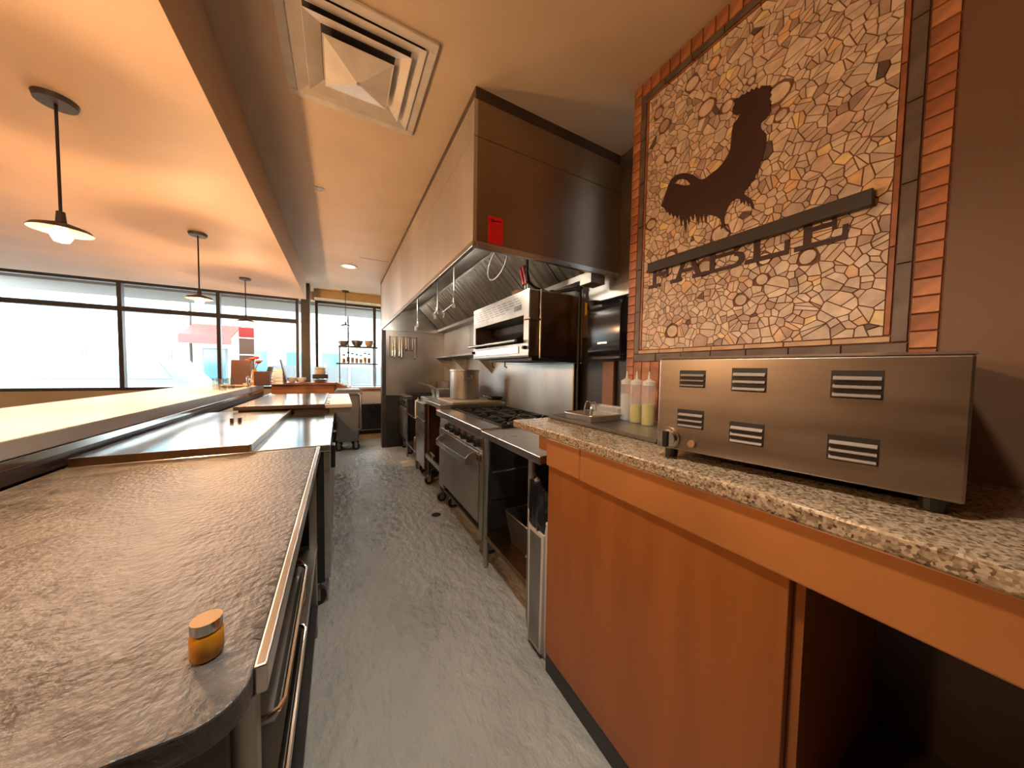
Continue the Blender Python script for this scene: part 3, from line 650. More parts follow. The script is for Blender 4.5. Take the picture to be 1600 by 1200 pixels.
def rim(parent, x0, x1, y0, y1, z, r, mt):
    return G().tube([(x0, y0+.02, z), (x0+.006, y0+.006, z), (x0+.02, y0, z), (x1-.02, y0, z), (x1-.006, y0+.006, z), (x1, y0+.02, z), (x1, y1-.02, z), (x1-.006, y1-.006, z), (x1-.02, y1, z), (x0+.02, y1, z), (x0+.006, y1-.006, z), (x0, y1-.02, z)], r, 6, True).build('rim', mt, parent, smooth=True)
bp_ = thing('roasting_pan', 'black roasting pan on the work table undershelf', 'pan', (1.07, 1.5, .23))
q = tray('pan_body', .90, 1.25, 1.40, 1.70, .23, .20, 'black_iron', parent=bp_, flare=.03); rim(q, .90, 1.25, 1.40, 1.70, .43, .005, 'steel')
q = thing('metal_pot', 'small dark metal pot on the undershelf beside the slim bin', 'pot', (.875, 1.33, .229))
G().lathe([(0, 0), (.05, 0), (.053, .09), (.056, .092), (.05, .088), (.047, .004), (0, .004)], (.93, 1.325, .229), 20).build('pot_body', 'steel_brown', q, smooth=True); G().tube([(.885, 1.345, .31), (.85, 1.37, .325)], .007).build('handle', 'steel', q)

# slim bin with black bag
cb = thing('slim_trash_bin', 'slim grey trash bin with a black bag beside the wooden counter', 'bin', (1.0, 1.165, 0))
def taper(g, x0, x1, y0, y1, z0, z1, t):
    return g.add([(x0+t,y0+t,z0),(x1-t,y0+t,z0),(x1-t,y1-t,z0),(x0+t,y1-t,z0),(x0,y0,z1),(x1,y0,z1),(x1,y1,z1),(x0,y1,z1)], [(3,2,1,0),(4,5,6,7),(0,1,5,4),(1,2,6,5),(2,3,7,6),(3,0,4,7)])
taper(G(), .782, 1.24, 1.082, 1.255, 0, .645, .014).build('body', 'grey_can', cb, .012)
G().prism([(1.112, .03), (1.222, .03), (1.232, .58), (1.102, .58)], 'x', .7765, .796).build('inset_frame', 'grey_can', cb, .003)
G().prism([(1.128, .05), (1.206, .05), (1.212, .56), (1.122, .56)], 'x', .7745, .7775).build('inset_panel', 'steel_dull', cb)
# crumpled bag
gb = G(); N = 44; rows = [(.585, .004), (.62, .008), (.65, .010), (.69, .010), (.715, .0), (.70, -.014), (.64, -.03)]
rb = random.Random(4)
for r, (z, off) in enumerate(rows):
    for k in range(N):
        t = 2*PI*k/N; hx, hy = .229+off, .0865+off; cc, ss = math.cos(t), math.sin(t)
        e = 5; rr = 1/((abs(cc)**e+abs(ss)**e)**(1/e)); j = rb.uniform(-.012 if r > 1 else -.001, .006)
        gb.v.append((1.011+cc*rr*(hx+j), 1.1685+ss*rr*(hy+j), z+rb.uniform(-.010, .014) + (.10*math.exp(-((k-20)/7)**2)*(.4 if r == 2 else 1) if 2 <= r <= 5 else 0)))
for r in range(len(rows)-1):
    for k in range(N): gb.f.append([r*N+k, r*N+(k+1) % N, (r+1)*N+(k+1) % N, (r+1)*N+k]); gb.mi.append(0)
gb.build('bag', 'black_gloss', cb)

# ================================================================== WOODEN COUNTER WITH GRANITE TOP
ct = thing('service_counter', 'orange brown wooden counter with speckled granite top on the right', 'counter', (1.0, .4, 0))
GZ = 1.058
box('granite_top', 'granite', ct, .745, XM-.007, -1.2, 1.34, GZ-.034, GZ, .005)
box('apron', 'wood_edge', ct, .757, .79, -1.2, .86, .905, GZ-.035, .004); box('apron', 'wood_edge', ct, .757, .79, .862, 1.07, .905, GZ-.035, .006)
box('apron_end', 'wood_edge', ct, .775, .80, 1.072, 1.155, .955, GZ-.035, .004)
box('front_panel', 'wood_orange', ct, .768, .79, .258, 1.066, .09, .905, .003)
box('end_panel', 'wood_orange', ct, .79, XM-.007, 1.05, 1.066, .02, GZ-.036)
box('divider', 'wood_orange', ct, .79, XM-.01, .24, .258, .02, GZ-.036)
box('kick_board', 'kick', ct, .776, .79, .258, 1.068, 0, .09)
box('back_board', 'dark_brown', ct, 1.28, XM-.008, -1.2, 1.04, .01, GZ-.036)
box('end_panel', 'wood_orange', ct, .79, 1.28, -1.2, -1.18, .01, GZ-.036)
box('lower_shelf', 'dark_brown', ct, .82, 1.28, -1.18, .238, .35, .37)

# countertop oven (turned slightly)
th = math.atan2(.064, .307)
to = thing('countertop_oven', 'stainless countertop oven with louver vents and a black dial on the granite', 'oven', (.816, .595, GZ), th)
LY, DX, H0, H1 = .52, .36, .027, .282     # local: x = depth, y runs to negative
body = G().box(0, DX, -LY, 0, H0, H1).build('body', 'steel_oven', to, .004, local=True)
G().prism([(-.001, H1), (DX, H1), (DX, H1+.006), (.02, H1+.006)], 'y', -LY-.002, .002).build('lid', 'steel', body, local=True)
def louver(y0, y1, z0, z1, n=3):
    b = G().box(-.0012, .0005, y0-.003, y1+.003, z0-.003, z1+.003).build('louver_frame', 'dark_panel', to, local=True)
    h = (z1-z0)/n
    for k in range(n):
        z = z0+k*h
        G().prism([(-.001, z+h*.50), (-.008, z+h*.10), (-.008, z), (-.001, z+h*.1)], 'y', y0, y1).build('louver', 'louver_steel', b, local=True)
louver(-.118, -.060, .207, .247); louver(-.118, -.058, .096, .140); louver(-.245, -.182, .203, .254); louver(-.245, -.182, .075, .122)
louver(-.42, -.355, .20, .25); louver(-.42, -.355, .072, .118)
dd = G().cyl((-.001, -.034, .058), (-.008, -.034, .058), .030, n=24).build('dial_plate', 'steel_bright', to, smooth=True, local=True)
G().cyl((-.008, -.034, .058), (-.022, -.034, .058), .025, .023, 24).build('dial', 'chrome', dd, smooth=True, local=True)
G().box(-.030, -.022, -.040, -.028, .036, .080).build('dial_grip', 'black_plastic', dd, .001, local=True)
g = G().cyl((-.001, -.095, .052), (-.010, -.095, .052), .009, n=16).build('pilot_light', 'brown_item', to, smooth=True, local=True)
for x in (.03, DX-.03):
    for y in (-.03, -LY+.03): G().cyl((x, y, .0015), (x, y, H0), .016, .018, 12).build('foot', 'black_plastic', to, local=True)

# tray, pan, squeeze bottles on the counter
ty = tray('sheet_pan', .93, 1.285, .68, 1.32, GZ+.001, .018, 'steel_dull', 'flat steel sheet pan on the far end of the granite counter', 'tray', flare=.012)
sp = thing('metal_insert_pan', 'small steel insert pan lying on the sheet pan', 'pan', (1.10, 1.16, GZ+.006))
q = tray('pan_body', 1.0, 1.20, 1.07, 1.27, GZ+.006, .03, 'steel_dull', parent=sp, flare=.012); rim(q, 1.0, 1.2, 1.07, 1.27, GZ+.036, .004, 'steel')
q = thing('clear_insert_pan', 'clear plastic insert pan on the sheet pan, farthest from the oven', 'pan', (1.22, 1.18, GZ+.006))
q2 = tray('pan_body', 1.205, 1.275, 1.10, 1.30, GZ+.006, .055, 'clear_pan', parent=q, flare=.012); rim(q2, 1.205, 1.275, 1.10, 1.30, GZ+.061, .004, 'clear_plastic')
q = thing('metal_bail', 'two thin steel wire loops standing in the insert pan', 'wire', (1.1, 1.17, GZ+.055))
for k, (y, r) in enumerate(((1.20, .055), (1.16, .05))):
    G().tube([(1.10+r*math.cos(t), y+.03*math.cos(t), GZ+.012+.085*math.sin(t)) for t in np.linspace(0, PI, 16)], .003, 6).build('loop', 'chrome', q, smooth=True)
def bottle(x, y, z, label, lvl, liq, h=.175, r=.029, mt='clear_plastic', group='squeeze bottles on the counter', capm='frosted_plastic'):
    t = thing('squeeze_bottle', label, 'bottle', (x, y, z), group=group)
    G().lathe([(0, 0), (r, 0), (r, h), (r*.9, h+.006), (r*.9, h+.004)], (x, y, z), 20).build('body', mt, t, smooth=True)
    G().lathe([(r*.97, h+.003), (r*.97, h+.020), (r*.6, h+.026), (.007, h+.032), (.003, h+.066), (0, h+.066)], (x, y, z), 20).build('nozzle_cap', capm, t, smooth=True)
    if liq: G().lathe([(0, .003), (r-.003, .003), (r-.003, lvl), (0, lvl)], (x, y, z), 20).build('liquid', liq, t, smooth=True)
bottle(1.245, 1.085, GZ+.006, 'squeeze bottle with clear liquid, nearest the dark corner', .13, 'water_liquid')
bottle(1.225, 1.01, GZ+.006, 'squeeze bottle with yellow green oil, middle of the row', .085, 'oil')
bottle(1.215, .935, GZ+.006, 'squeeze bottle with darker green oil, next to the oven', .095, 'oil')
bottle(1.245, .865, GZ+.006, 'squeeze bottle half hidden behind the countertop oven', .06, 'oil', h=.15)

# towel dispenser and tool in the dark corner
td = thing('towel_dispenser', 'black rounded paper towel dispenser on the wall in the dark corner', 'dispenser', (1.55, 1.46, 1.40))
arc = [(XB-.006, 1.40), (1.475, 1.40), (1.462, 1.44)] + [(1.462+.13*(1-math.cos(t)), 1.66+.13*math.sin(t)) for t in np.linspace(0, PI/2, 8)] + [(XB-.006, 1.79)]
G().prism(arc, 'y', 1.335, 1.62).build('cover', 'black_gloss', td, .008, smooth=True)
box('lock_strip', 'steel', td, 1.459, 1.4625, 1.44, 1.52, 1.478, 1.49); box('mouth', 'dark_panel', td, 1.49, XB-.01, 1.36, 1.60, 1.385, 1.40)
box('hanging_board', 'brown_item', None, XB-.03, XB-.005, 1.50, 1.60, 1.03, 1.37, .003, label='brown board against the wall below the towel dispenser', cat='board')
yt = thing('hanging_brush', 'black brush with a yellow handle hanging by the towel dispenser', 'brush', (1.57, 1.70, 1.68))
box('handle', 'yellow', yt, 1.535, 1.56, 1.715, 1.735, 1.70, 1.79, .006)
G().lathe([(0, 0), (.035, .01), (.05, .05), (.04, .09), (0, .10)], (1.56, 1.665, 1.70), 16).build('head', 'black_plastic', yt, smooth=True)
G().tube([(1.55, 1.70, 1.72), (1.57, 1.68, 1.67), (1.58, 1.66, 1.6)], .008).build('strap', 'black_plastic', yt)

# ================================================================== FAR PART OF THE COOKING LINE
eq = thing('pot_table', 'low steel equipment table carrying the stock pot beyond the range', 'table', (1.2, 3.2, 0))
box('table_top', 'steel', eq, .842, 1.58, 2.955, 3.56, .915, .957, .004)
for x in (.875, 1.54):
    for y in (3.0, 3.52): G().cyl((x, y, .11), (x, y, .915), .017, n=12).build('leg', 'steel_brown', eq, smooth=True); caster(eq, x, y, .12, .045)
box('undershelf', 'steel_bright', eq, .86, 1.56, 2.98, 3.54, .30, .325, .003)
box('back_sheet', 'dark_panel', eq, 1.55, 1.56, 2.98, 3.54, .33, .91)
box('lower_rail', 'steel', eq, .845, .862, 2.98, 3.54, .30, .35)
for k, (y, lab) in enumerate(((3.08, 'nearer red handled tool clipped under the pot table'),)):
    q = box('red_clip', 'red_rubber', None, .85, .90, 3.02, 3.14, .875, .9145, .004, label='small red tool clipped under the pot table edge', cat='tool')
q = thing('valve_handle', 'small steel valve handle low beside the pot table', 'valve', (.86, 3.25, .36))
G().tube([(.85, 3.18, .40), (.85, 3.34, .40)], .008).build('bar', 'steel', q); G().cyl((.85, 3.26, .352), (.85, 3.26, .40), .012, n=8).build('stem', 'steel', q)
for k, (x, y) in enumerate(((.98, 3.1), (1.05, 3.3), (1.2, 3.15))):
    G().lathe([(0, 0), (.06, 0), (.075, .05), (.072, .05), (.057, .004), (0, .004)], (x, y, .326), 16).build('steel_bowl', 'steel_dull', smooth=True, label=('small steel bowl on the pot table undershelf, nearest the aisle', 'small steel bowl on the pot table undershelf, toward the fryer', 'small steel bowl deep on the pot table undershelf')[k], cat='bowl', group='bowls under the pot table')
box('cutting_board', 'cream', None, .98, 1.50, 3.00, 3.555, .958, .974, .004, label='pale cutting board under the big stock pot', cat='board')
pt = thing('stock_pot', 'large dented aluminium stock pot on the cutting board', 'pot', (1.235, 3.35, .975))
G().lathe([(0, 0), (.155, 0), (.163, .010), (.165, .30), (.171, .305), (.171, .325), (.163, .325), (.160, .30), (.158, .012), (0, .008)], (1.235, 3.35, .975), 40).build('pot_body', 'steel_dull', pt, smooth=True)
for a in (-1.75, 1.3):
    c, s = math.cos(a), math.sin(a)
    G().tube([(1.235+c*.163-s*q_, 3.35+s*.163+c*q_, .975+z) for q_, z in ((-.045, .26),)] + [(1.235+c*.20-s*q_, 3.35+s*.20+c*q_, .975+z) for q_, z in ((-.045, .235), (.045, .235))] + [(1.235+c*.163-s*.045, 3.35+s*.163+c*.045, .975+.26)], .006, 8).build('pot_handle', 'steel', pt, smooth=True)
pn = thing('frying_pan', 'dark pan with a long handle behind the stock pot', 'pan', (1.47, 3.2, .975))
G().lathe([(0, 0), (.07, 0), (.095, .03), (.092, .03), (.067, .004), (0, .004)], (1.50, 3.12, .975), 20).build('pan_body', 'black_iron', pn, smooth=True); G().tube([(1.43, 3.06, 1.0), (1.32, 3.02, 1.03)], .007).build('handle', 'steel', pn)

fr = thing('deep_fryer', 'tall pale steel deep fryer between the pot table and the small shelf', 'fryer', (1.2, 3.85, 0))
box('cabinet', 'steel_brown', fr, .862, 1.50, 3.62, 4.05, .13, .90)
box('door', 'steel', fr, .848, .861, 3.624, 4.046, .14, .70, .003); box('upper_front', 'steel', fr, .842, .861, 3.624, 4.046, .712, .90, .004)
box('door_pull', 'steel_dull', fr, .835, .848, 3.66, 3.70, .62, .69); box('fry_basin', 'steel', fr, .90, 1.50, 3.63, 4.04, .90, .955, .004)
box('back_splash', 'steel', fr, 1.46, 1.50, 3.63, 4.04, .955, 1.12, .003)
for x in (.92, 1.45):
    for y in (3.68, 3.99): caster(fr, x, y, .13, .045)
for k, y in enumerate((3.73, 3.93)):
    q = thing('fry_basket', ('wire fry basket nearer the stock pot', 'wire fry basket farther from the stock pot')[k], 'basket', (1.15, y, .96), group='fry baskets on the fryer')
    tray('basket', 1.02, 1.38, y-.075, y+.075, .958, .10, 'steel_dull', parent=q, flare=.015); rim(q, 1.02, 1.38, y-.075, y+.075, 1.058, .004, 'chrome')
    G().tube([(1.03, y, 1.055), (.96, y, 1.10), (.86, y, 1.13)], .006, 8).build('handle', 'chrome', q, smooth=True)
    G().tube([(1.03, y-.03, 1.055), (.98, y-.02, 1.085)], .004).build('brace', 'chrome', q)

ss = thing('steel_side_shelf', 'narrow steel shelf stand between the fryer and the far range', 'shelf', (1.1, 4.45, 0))
box('shelf_top', 'steel_bright', ss, .845, 1.4, 4.10, 4.80, .64, .665, .003); box('lower_shelf', 'steel', ss, .86, 1.4, 4.10, 4.80, .2, .22)
for x in (.87, 1.37):
    for y in (4.13, 4.77): G().cyl((x, y, 0), (x, y, .64), .015, n=10).build('leg', 'steel_dull', ss)
bottle(.90, 4.20, .666, 'tall cream sauce bottle on the small shelf by the fryer', 0, None, h=.20, r=.04, mt='beige_bowl', group='sauce bottles on the small shelf', capm='cream')
bottle(.90, 4.25, .221, 'short tan bottle on the low shelf by the fryer', 0, None, h=.15, r=.04, mt='brown_item', group='sauce bottles on the small shelf', capm='tan_cloth')

r2 = thing('far_range', 'old steel range with black grates against the far wing wall', 'range', (1.2, 5.1, 0))
box('body', 'dark_panel', r2, .885, 1.5, 4.83, 5.42, .15, .84); box('front_ledge', 'steel_bright', r2, .84, .95, 4.83, 5.42, .845, .89, .005)
box('control_panel', 'steel', r2, .865, .885, 4.84, 5.41, .74, .843, .002); box('oven_door', 'steel_dull', r2, .858, .885, 4.88, 5.38, .24, .71, .004)
G().tube([(.83, 4.92, .67), (.83, 5.34, .67)], .011, 8).build('door_handle', 'steel_bright', r2, smooth=True)
for k in range(4): G().cyl((.865, 4.93+.13*k, .79), (.838, 4.93+.13*k, .79), .026, .022, 14).build('knob', 'black_plastic', r2, smooth=True)
box('cooktop', 'black_iron', r2, .95, 1.5, 4.83, 5.42, .84, .875)
for k in range(9): box('grate_bar', 'black_iron', r2, .96, 1.49, 4.85+.065*k, 4.87+.065*k, .875, .90)
box('back_riser', 'steel_soot', r2, 1.50, 1.54, 4.83, 5.42, .84, 1.1)
for x in (.93, 1.45):
    for y in (4.9, 5.35): caster(r2, x, y, .15)

ws = thing('wall_shelf', 'steel wall shelf with triangular brackets above the fryer', 'shelf', (1.5, 4.2, 1.30))
box('shelf_board', 'steel_dull', ws, 1.36, XB-.006, 3.42, 5.1, 1.475, 1.50, .003)
for y in (3.44, 4.3, 5.05): G().prism([(1.38, 1.475), (XB-.006, 1.475), (XB-.006, 1.26)], 'y', y, y+.012).build('bracket', 'steel', ws)

# utensils on the wing wall
rl = box('utensil_rail', 'steel_dull', None, .70, 1.18, 5.482, 5.493, 1.815, 1.83, label='thin steel rail holding ladles on the wing wall', cat='rail')
for k in range(13):
    x = .72+.036*k; short = k in (7, 8, 9, 10); end = 1.60 if short else 1.50-.02*(k % 3); top = 1.83
    nm = ['steel ladle', 'long steel spoon', 'slotted steel spoon', 'steel skimmer'][k % 4]
    q = thing('kitchen_ladle', '%s, %s from the aisle on the wing wall utensil rail' % (nm, ['first', 'second', 'third', 'fourth', 'fifth', 'sixth', 'seventh', 'eighth', 'ninth', 'tenth', 'eleventh', 'twelfth', 'thirteenth'][k]), 'utensil', (x, 5.47, end), group='utensils on the wing wall')
    G().tube([(x, 5.479, top), (x, 5.468, top-.02), (x+.004*(k % 3-1), 5.468, end+.03)], .006, 6).build('handle', 'steel_bright' if k % 3 else 'wood_red', q)
    G().lathe([(0, -.016), (.010, -.012), (.0165, .006), (.015, .006), (.009, -.009), (0, -.013)], (x, 5.452, end+.01), 12, sy=1.3).build('bowl', 'steel_dull', q, smooth=True)

# floor things
fd = thing('floor_drain', 'small square floor drain with a round black hole in the concrete', 'drain', (.745, 2.72, 0))
box('plate', 'grey_can', fd, .685, .805, 2.66, 2.78, .0005, .003); G().cyl((.745, 2.72, .003), (.745, 2.72, .0045), .042, n=20).build('hole', 'black_plastic', fd)
gr = G(); N = 14
for i in range(N):
    for j in range(N):
        a, b = i/(N-1)-.5, j/(N-1)-.5; rr = math.hypot(a, b)*2
        gr.v.append((.90+a*.20+rb.uniform(-.005, .005), 4.02+b*.30+rb.uniform(-.006, .006), .004+max(0, (1-rr))*.035+rb.uniform(0, .012)*(rr < 1)))
for i in range(N-1):
    for j in range(N-1): gr.f.append([i*N+j, (i+1)*N+j, (i+1)*N+j+1, i*N+j+1]); gr.mi.append(0)
o = gr.build('floor_rag', 'tan_cloth', smooth=True, label='crumpled pale rag on the floor by the fryer', cat='rag'); o.location.x = .82; o.location.y = 4.40

# ================================================================== LEFT SIDE: PREP TABLES
pt1 = thing('prep_table', 'nearest steel prep table with worn stained top at the left', 'table', (-.5, 1.15, 0))
def rounded(x0, x1, y0, y1, r):
    p = [(x0, y1), (x0, y0)]
    p += [(x1-r+r*math.sin(t), y0+r-r*math.cos(t)) for t in np.linspace(0, PI/2, 8)] + [(x1, y1)]
    return p
G().prism(rounded(-.925, -.103, .452, 1.845, .05), 'z', .865, .90).build('table_top', 'steel_worn', pt1, .003)
box('edge_strip', 'steel', pt1, -.103, -.088, .51, 1.845, .862, .902, .003)
ge = G()
for k in range(46):
    y = .56+.027*k+rb.uniform(-.008, .008); a = rb.uniform(.004, .02)
    if rb.random() < .75: ge.add([(-.104, y, .9008), (-.104, y+rb.uniform(.008, .02), .9008), (-.104-a, y+.008, .9008)], [(0, 1, 2)])
ge.build('edge_residue', 'black_iron', pt1, kind='stuff')
box('end_panel', 'dark_brown', pt1, -.915, -.125, .485, .50, .02, .865)
for y in (.53, 1.73):
    for x in (-.118, -.89): G().box(x-.016, x+.016, y-.016, y+.016, .0, .862).build('leg', 'steel_dull', pt1, .003)
box('undershelf', 'steel_dull', pt1, -.90, -.10, .51, 1.75, .42, .445, .003); box('lower_shelf', 'dark_panel', pt1, -.90, -.10, .51, 1.75, .14, .16)
box('back_panel', 'dark_panel', pt1, -.925, -.915, .50, 1.80, .02, .86)
for k, z in enumerate((.60, .76)):
    q = thing('sheet_tray', ('lower steel sheet tray sliding out under the prep table', 'upper steel sheet tray under the prep table edge')[k], 'tray', (-.3, .8, z), group='sheet trays under the prep table')
    tray('tray_body', -.60, -.085+.004*k, .56, .96, z, .022, 'steel_dull', parent=q, flare=.01); rim(q, -.60, -.083+.004*k, .558, .962, z+.022, .004, 'steel_bright')
    for x in (-.58, -.2): G().box(x-.01, x+.01, .52, .555, z-.01, z).build('runner', 'steel_dull', q)
box('tray_rack', 'steel_dull', None, -.62, -.60, .54, .99, .446, .80, label='steel rack frame holding the sheet trays under the prep table', cat='rack')
for k in range(5):
    G().lathe([(0, 0), (.05, 0), (.085, .045), (.082, .045), (.048, .005), (0, .005)], (-.195, 1.28, .446+.028*k), 20).build('clay_bowl', 'brown_item', smooth=True, label=('bottom', 'second', 'middle', 'fourth', 'top')[k]+' brown bowl of the stack under the prep table', cat='bowl', group='brown bowls under the prep table')
q = thing('sauce_jar', 'small orange jar with a steel lid on the near prep table', 'jar', (-.163, .565, .90))
G().lathe([(0, 0), (.016, 0), (.018, .006), (.018, .032), (.015, .038), (0, .038)], (-.163, .565, .9012), 16).build('body', 'amber', q, smooth=True); G().cyl((-.163, .565, .939), (-.163, .565, .953), .017, n=16).build('lid', 'steel_bright', q, smooth=True)

pf = thing('undercounter_fridge', 'long steel undercounter fridge table with bright reflecting top', 'fridge', (-.5, 2.5, 0))
box('table_top', 'steel_top', pf, -.925, -.045, 1.853, 3.255, .868, .902, .004)
box('cabinet', 'dark_panel', pf, -.915, -.075, 1.875, 3.245, .17, .867)
for k, (a, b) in enumerate(((1.885, 2.33), (2.335, 2.785), (2.79, 3.24))):
    d = box('door', 'steel_dull', pf, -.075, -.05, a, b, .20, .84, .003); box('door_handle', 'black_plastic', d, -.05, -.028, b-.12, b-.03, .68, .82, .004)
box('side_trim', 'steel', pf, -.075, -.048, 1.858, 1.874, .20, .865)
for x in (-.12, -.85):
    for y in (1.97, 3.15): caster(pf, x, y, .17)
cv = thing('steel_cover', 'flat steel cover lying on the fridge table', 'cover', (-.64, 2.7, .903))
G().box(-.915, -.375, 1.862, 3.25, .928, .934).build('cover_sheet', 'steel_top', cv)
box('cover_edge', 'steel_dull', cv, -.375, -.365, 1.862, 3.25, .903, .934); box('cover_edge', 'steel_brown', cv, -.915, -.375, 1.855, 1.862, .903, .934)
q = thing('lid_clip', 'two small black clips on the steel cover', 'clip', (-.60, 2.65, .934))
for x in (-.615, -.575): box('clip', 'black_plastic', q, x-.009, x+.009, 2.63, 2.66, .9345, .962, .003)

pr = thing('prep_fridge', 'raised prep fridge with dark rimmed glossy lid beyond the fridge table', 'fridge', (-.4, 3.9, 0))
box('cabinet', 'dark_panel', pr, -.915, -.10, 3.27, 4.68, .12, .90); box('riser', 'dark_brown', pr, -.72, -.095, 3.27, 4.66, .90, .948)
box('lid', 'steel_bright', pr, -.74, -.125, 3.245, 4.62, .949, .972, .002); box('lid_rim', 'dark_brown', pr, -.745, -.12, 3.236, 3.245, .944, .974)
box('work_board', 'white_board', pr, -.118, .098, 3.25, 4.55, .935, .968, .004)
box('board_bracket', 'steel_dull', pr, -.10, .085, 3.30, 3.33, .88, .934); box('board_bracket', 'steel_dull', pr, -.10, .085, 4.45, 4.48, .88, .934)
for k, y in enumerate((3.32, 3.52, 3.95, 4.2)): box('board_slot', 'black_plastic', pr, -.113, -.085, y, y+.035, .968, .972)
for x in (-.15, -.85):
    for y in (3.4, 4.55): caster(pr, x, y, .12, .04)
box('steel_side_table', 'steel_top', None, -.915, -.30, 4.75, 5.90, .86, .90, .004, label='small steel table surface between the prep fridge and the wooden ledge', cat='table')
for q in (1,): 
    t = bpy.data.objects['steel_side_table']
    for x in (-.88, -.34):
        for y in (4.8, 5.85): G().cyl((x, y, 0), (x, y, .86), .016, n=10).build('leg', 'steel_dull', t)

# wooden ledge across the end, with its sloped side board
lg = thing('wooden_ledge', 'red brown wooden ledge at the far end of the prep line', 'ledge', (-.4, 6.1, 0))
box('ledge_top', 'wood_red', lg, -.93, -.06, 5.93, 6.32, 1.02, 1.05, .003); box('front_board', 'wood_red', lg, -.92, -.075, 5.97, 5.99, 0, 1.02); box('lower_board', 'wood_edge', lg, -.92, -.08, 5.955, 5.969, .80, .945)
G().prism([(-.06, 1.05), (-.06, .86), (.17, .86), (.17, .955)], 'y', 6.0, 6.02).build('sloped_board', 'wood_edge', lg)
G().prism([(-.06, 1.052), (-.06, 1.07), (.185, .975), (.185, .957)], 'y', 5.99, 6.05).build('sloped_cap', 'white', lg)
box('stile', 'dark_brown', lg, -.08, -.06, 5.95, 5.99, 0, 1.02)
for k, x in enumerate((-.665, -.54)):
    G().lathe([(0, 0), (.03, 0), (.062, .045), (.064, .08), (.060, .08), (.055, .045), (.026, .006), (0, .006)], (x, 6.06, 1.051), 20).build('white_bowl', 'white', smooth=True, label=('white bowl on the ledge, nearer the bar', 'white bowl on the ledge, nearer the dark column')[k], cat='bowl', group='white bowls on the ledge')
cs = thing('plate_stack', 'low stack of brown plates on the wooden ledge', 'plates', (-.28, 6.12, 1.051))
for k in range(4): G().lathe([(0, 0), (.06, 0), (.11, .010), (.108, .013), (.06, .004), (0, .004)], (-.285, 6.12, 1.051+.012*k), 22).build('plate', 'brown_item', cs, smooth=True)
box('black_box', 'black_plastic', None, -.39, -.17, 6.03, 6.2, 1.113, 1.185, .006, label='black plastic tub stacked on the brown plates', cat='tub')
ck = thing('crock', 'round beige crock with lid on top of the black tub', 'crock', (-.285, 6.115, 1.186))
G().lathe([(0, 0), (.075, 0), (.082, .02), (.08, .085), (.074, .09), (0, .09)], (-.285, 6.115, 1.186), 24).build('body', 'beige_bowl', ck, smooth=True); G().lathe([(.085, .09), (.085, .105), (.05, .118), (0, .12)], (-.285, 6.115, 1.186), 24).build('lid', 'cream', ck, smooth=True)

# wheeled grey bin
gbn = thing('wheeled_bin', 'large grey plastic wheeled bin at the end of the aisle', 'bin', (.12, 5.9, 0))
taper(G(), -.06, .29, 5.45, 5.90, .14, .90, .03).build('body', 'grey_bin', gbn, .02)
box('rim', 'grey_bin', gbn, -.075, .305, 5.435, 5.915, .88, .93, .012); G().prism([(-.07, .931), (.30, .931), (.27, .965), (-.04, .965)], 'y', 5.44, 5.91).build('lid', 'grey_bin', gbn, .008)
G().tube([(.25, 5.43, .90), (.28, 5.40, .88), (.285, 5.40, .36), (.25, 5.46, .33)], .014, 10).build('handle_rail', 'steel_dull', gbn, smooth=True)
for x, y in ((-.02, 5.52), (.22, 5.52), (-.02, 5.84), (.22, 5.84)): caster(gbn, x, y, .15, .055)

# cabinet under the far window
fc = thing('window_cabinet', 'white counter with dark cabinet front below the far window', 'cabinet', (.6, 6.85, 0))
box('counter_top', 'white_board', fc, -.07, 1.60, 6.66, 6.99, .90, .935, .004); box('wood_strip', 'wood_edge', fc, .2, 1.60, 6.67, 6.70, .86, .90)
box('upper_panel', 'white', fc, -.04, 1.60, 6.70, 6.98, .60, .86); box('door', 'dark_panel', fc, .22, .88, 6.68, 6.699, .14, .60, .003); box('door', 'dark_panel', fc, .885, 1.58, 6.68, 6.699, .14, .60, .003)
box('body', 'dark_panel', fc, -.04, 1.60, 6.70, 6.98, .10, .599); box('base_rail', 'steel', fc, .22, 1.60, 6.70, 6.75, .085, .10); box('plinth', 'black_plastic', fc, -.02, 1.60, 6.75, 6.98, 0, .10)
G().cyl((.58, 6.68, .53), (.58, 6.66, .53), .012, n=10).build('knob', 'steel', fc)
# shelf rack with jars in front of the window
wr = thing('window_shelf_rack', 'thin two tier shelf rack standing in front of the far window', 'rack', (.5, 6.8, .935))
for x in (.0, .60):
    for y in (6.70, 6.95): G().cyl((x, y, .936), (x, y, 1.72), .011, n=8).build('post', 'rail_dark', wr)
box('shelf_board', 'rail_dark', wr, -.06, .66, 6.68, 6.97, 1.365, 1.39); box('shelf_board', 'rail_dark', wr, -.02, .66, 6.68, 6.97, 1.69, 1.715)
jl = ['amber', 'brown_item', 'cream', 'amber', 'beige_bowl', 'yellow', 'brown_item']
for k in range(7):
    x = .07+.073*k
    q = thing('storage_jar', ('glass jar with %s contents, jar %d from the left on the window shelf' % (['amber', 'brown', 'cream', 'dark amber', 'tan', 'yellow', 'dark brown'][k], k+1)), 'jar', (x, 6.78, 1.391), group='jars on the window shelf')
    h = .12+.03*((k*3) % 4)/2
    G().lathe([(0, 0), (.030, 0), (.031, h), (.022, h+.015), (.022, h+.02)], (x, 6.78, 1.391), 16).build('jar_glass', 'jar_glass', q, smooth=True)
    G().lathe([(0, .004), (.027, .004), (.027, h*.7), (0, h*.7)], (x, 6.78, 1.391), 14).build('contents', jl[k], q, smooth=True); G().cyl((x, 6.78, 1.391+h+.018), (x, 6.78, 1.391+h+.045), .025, n=14).build('lid', 'black_plastic', q, smooth=True)
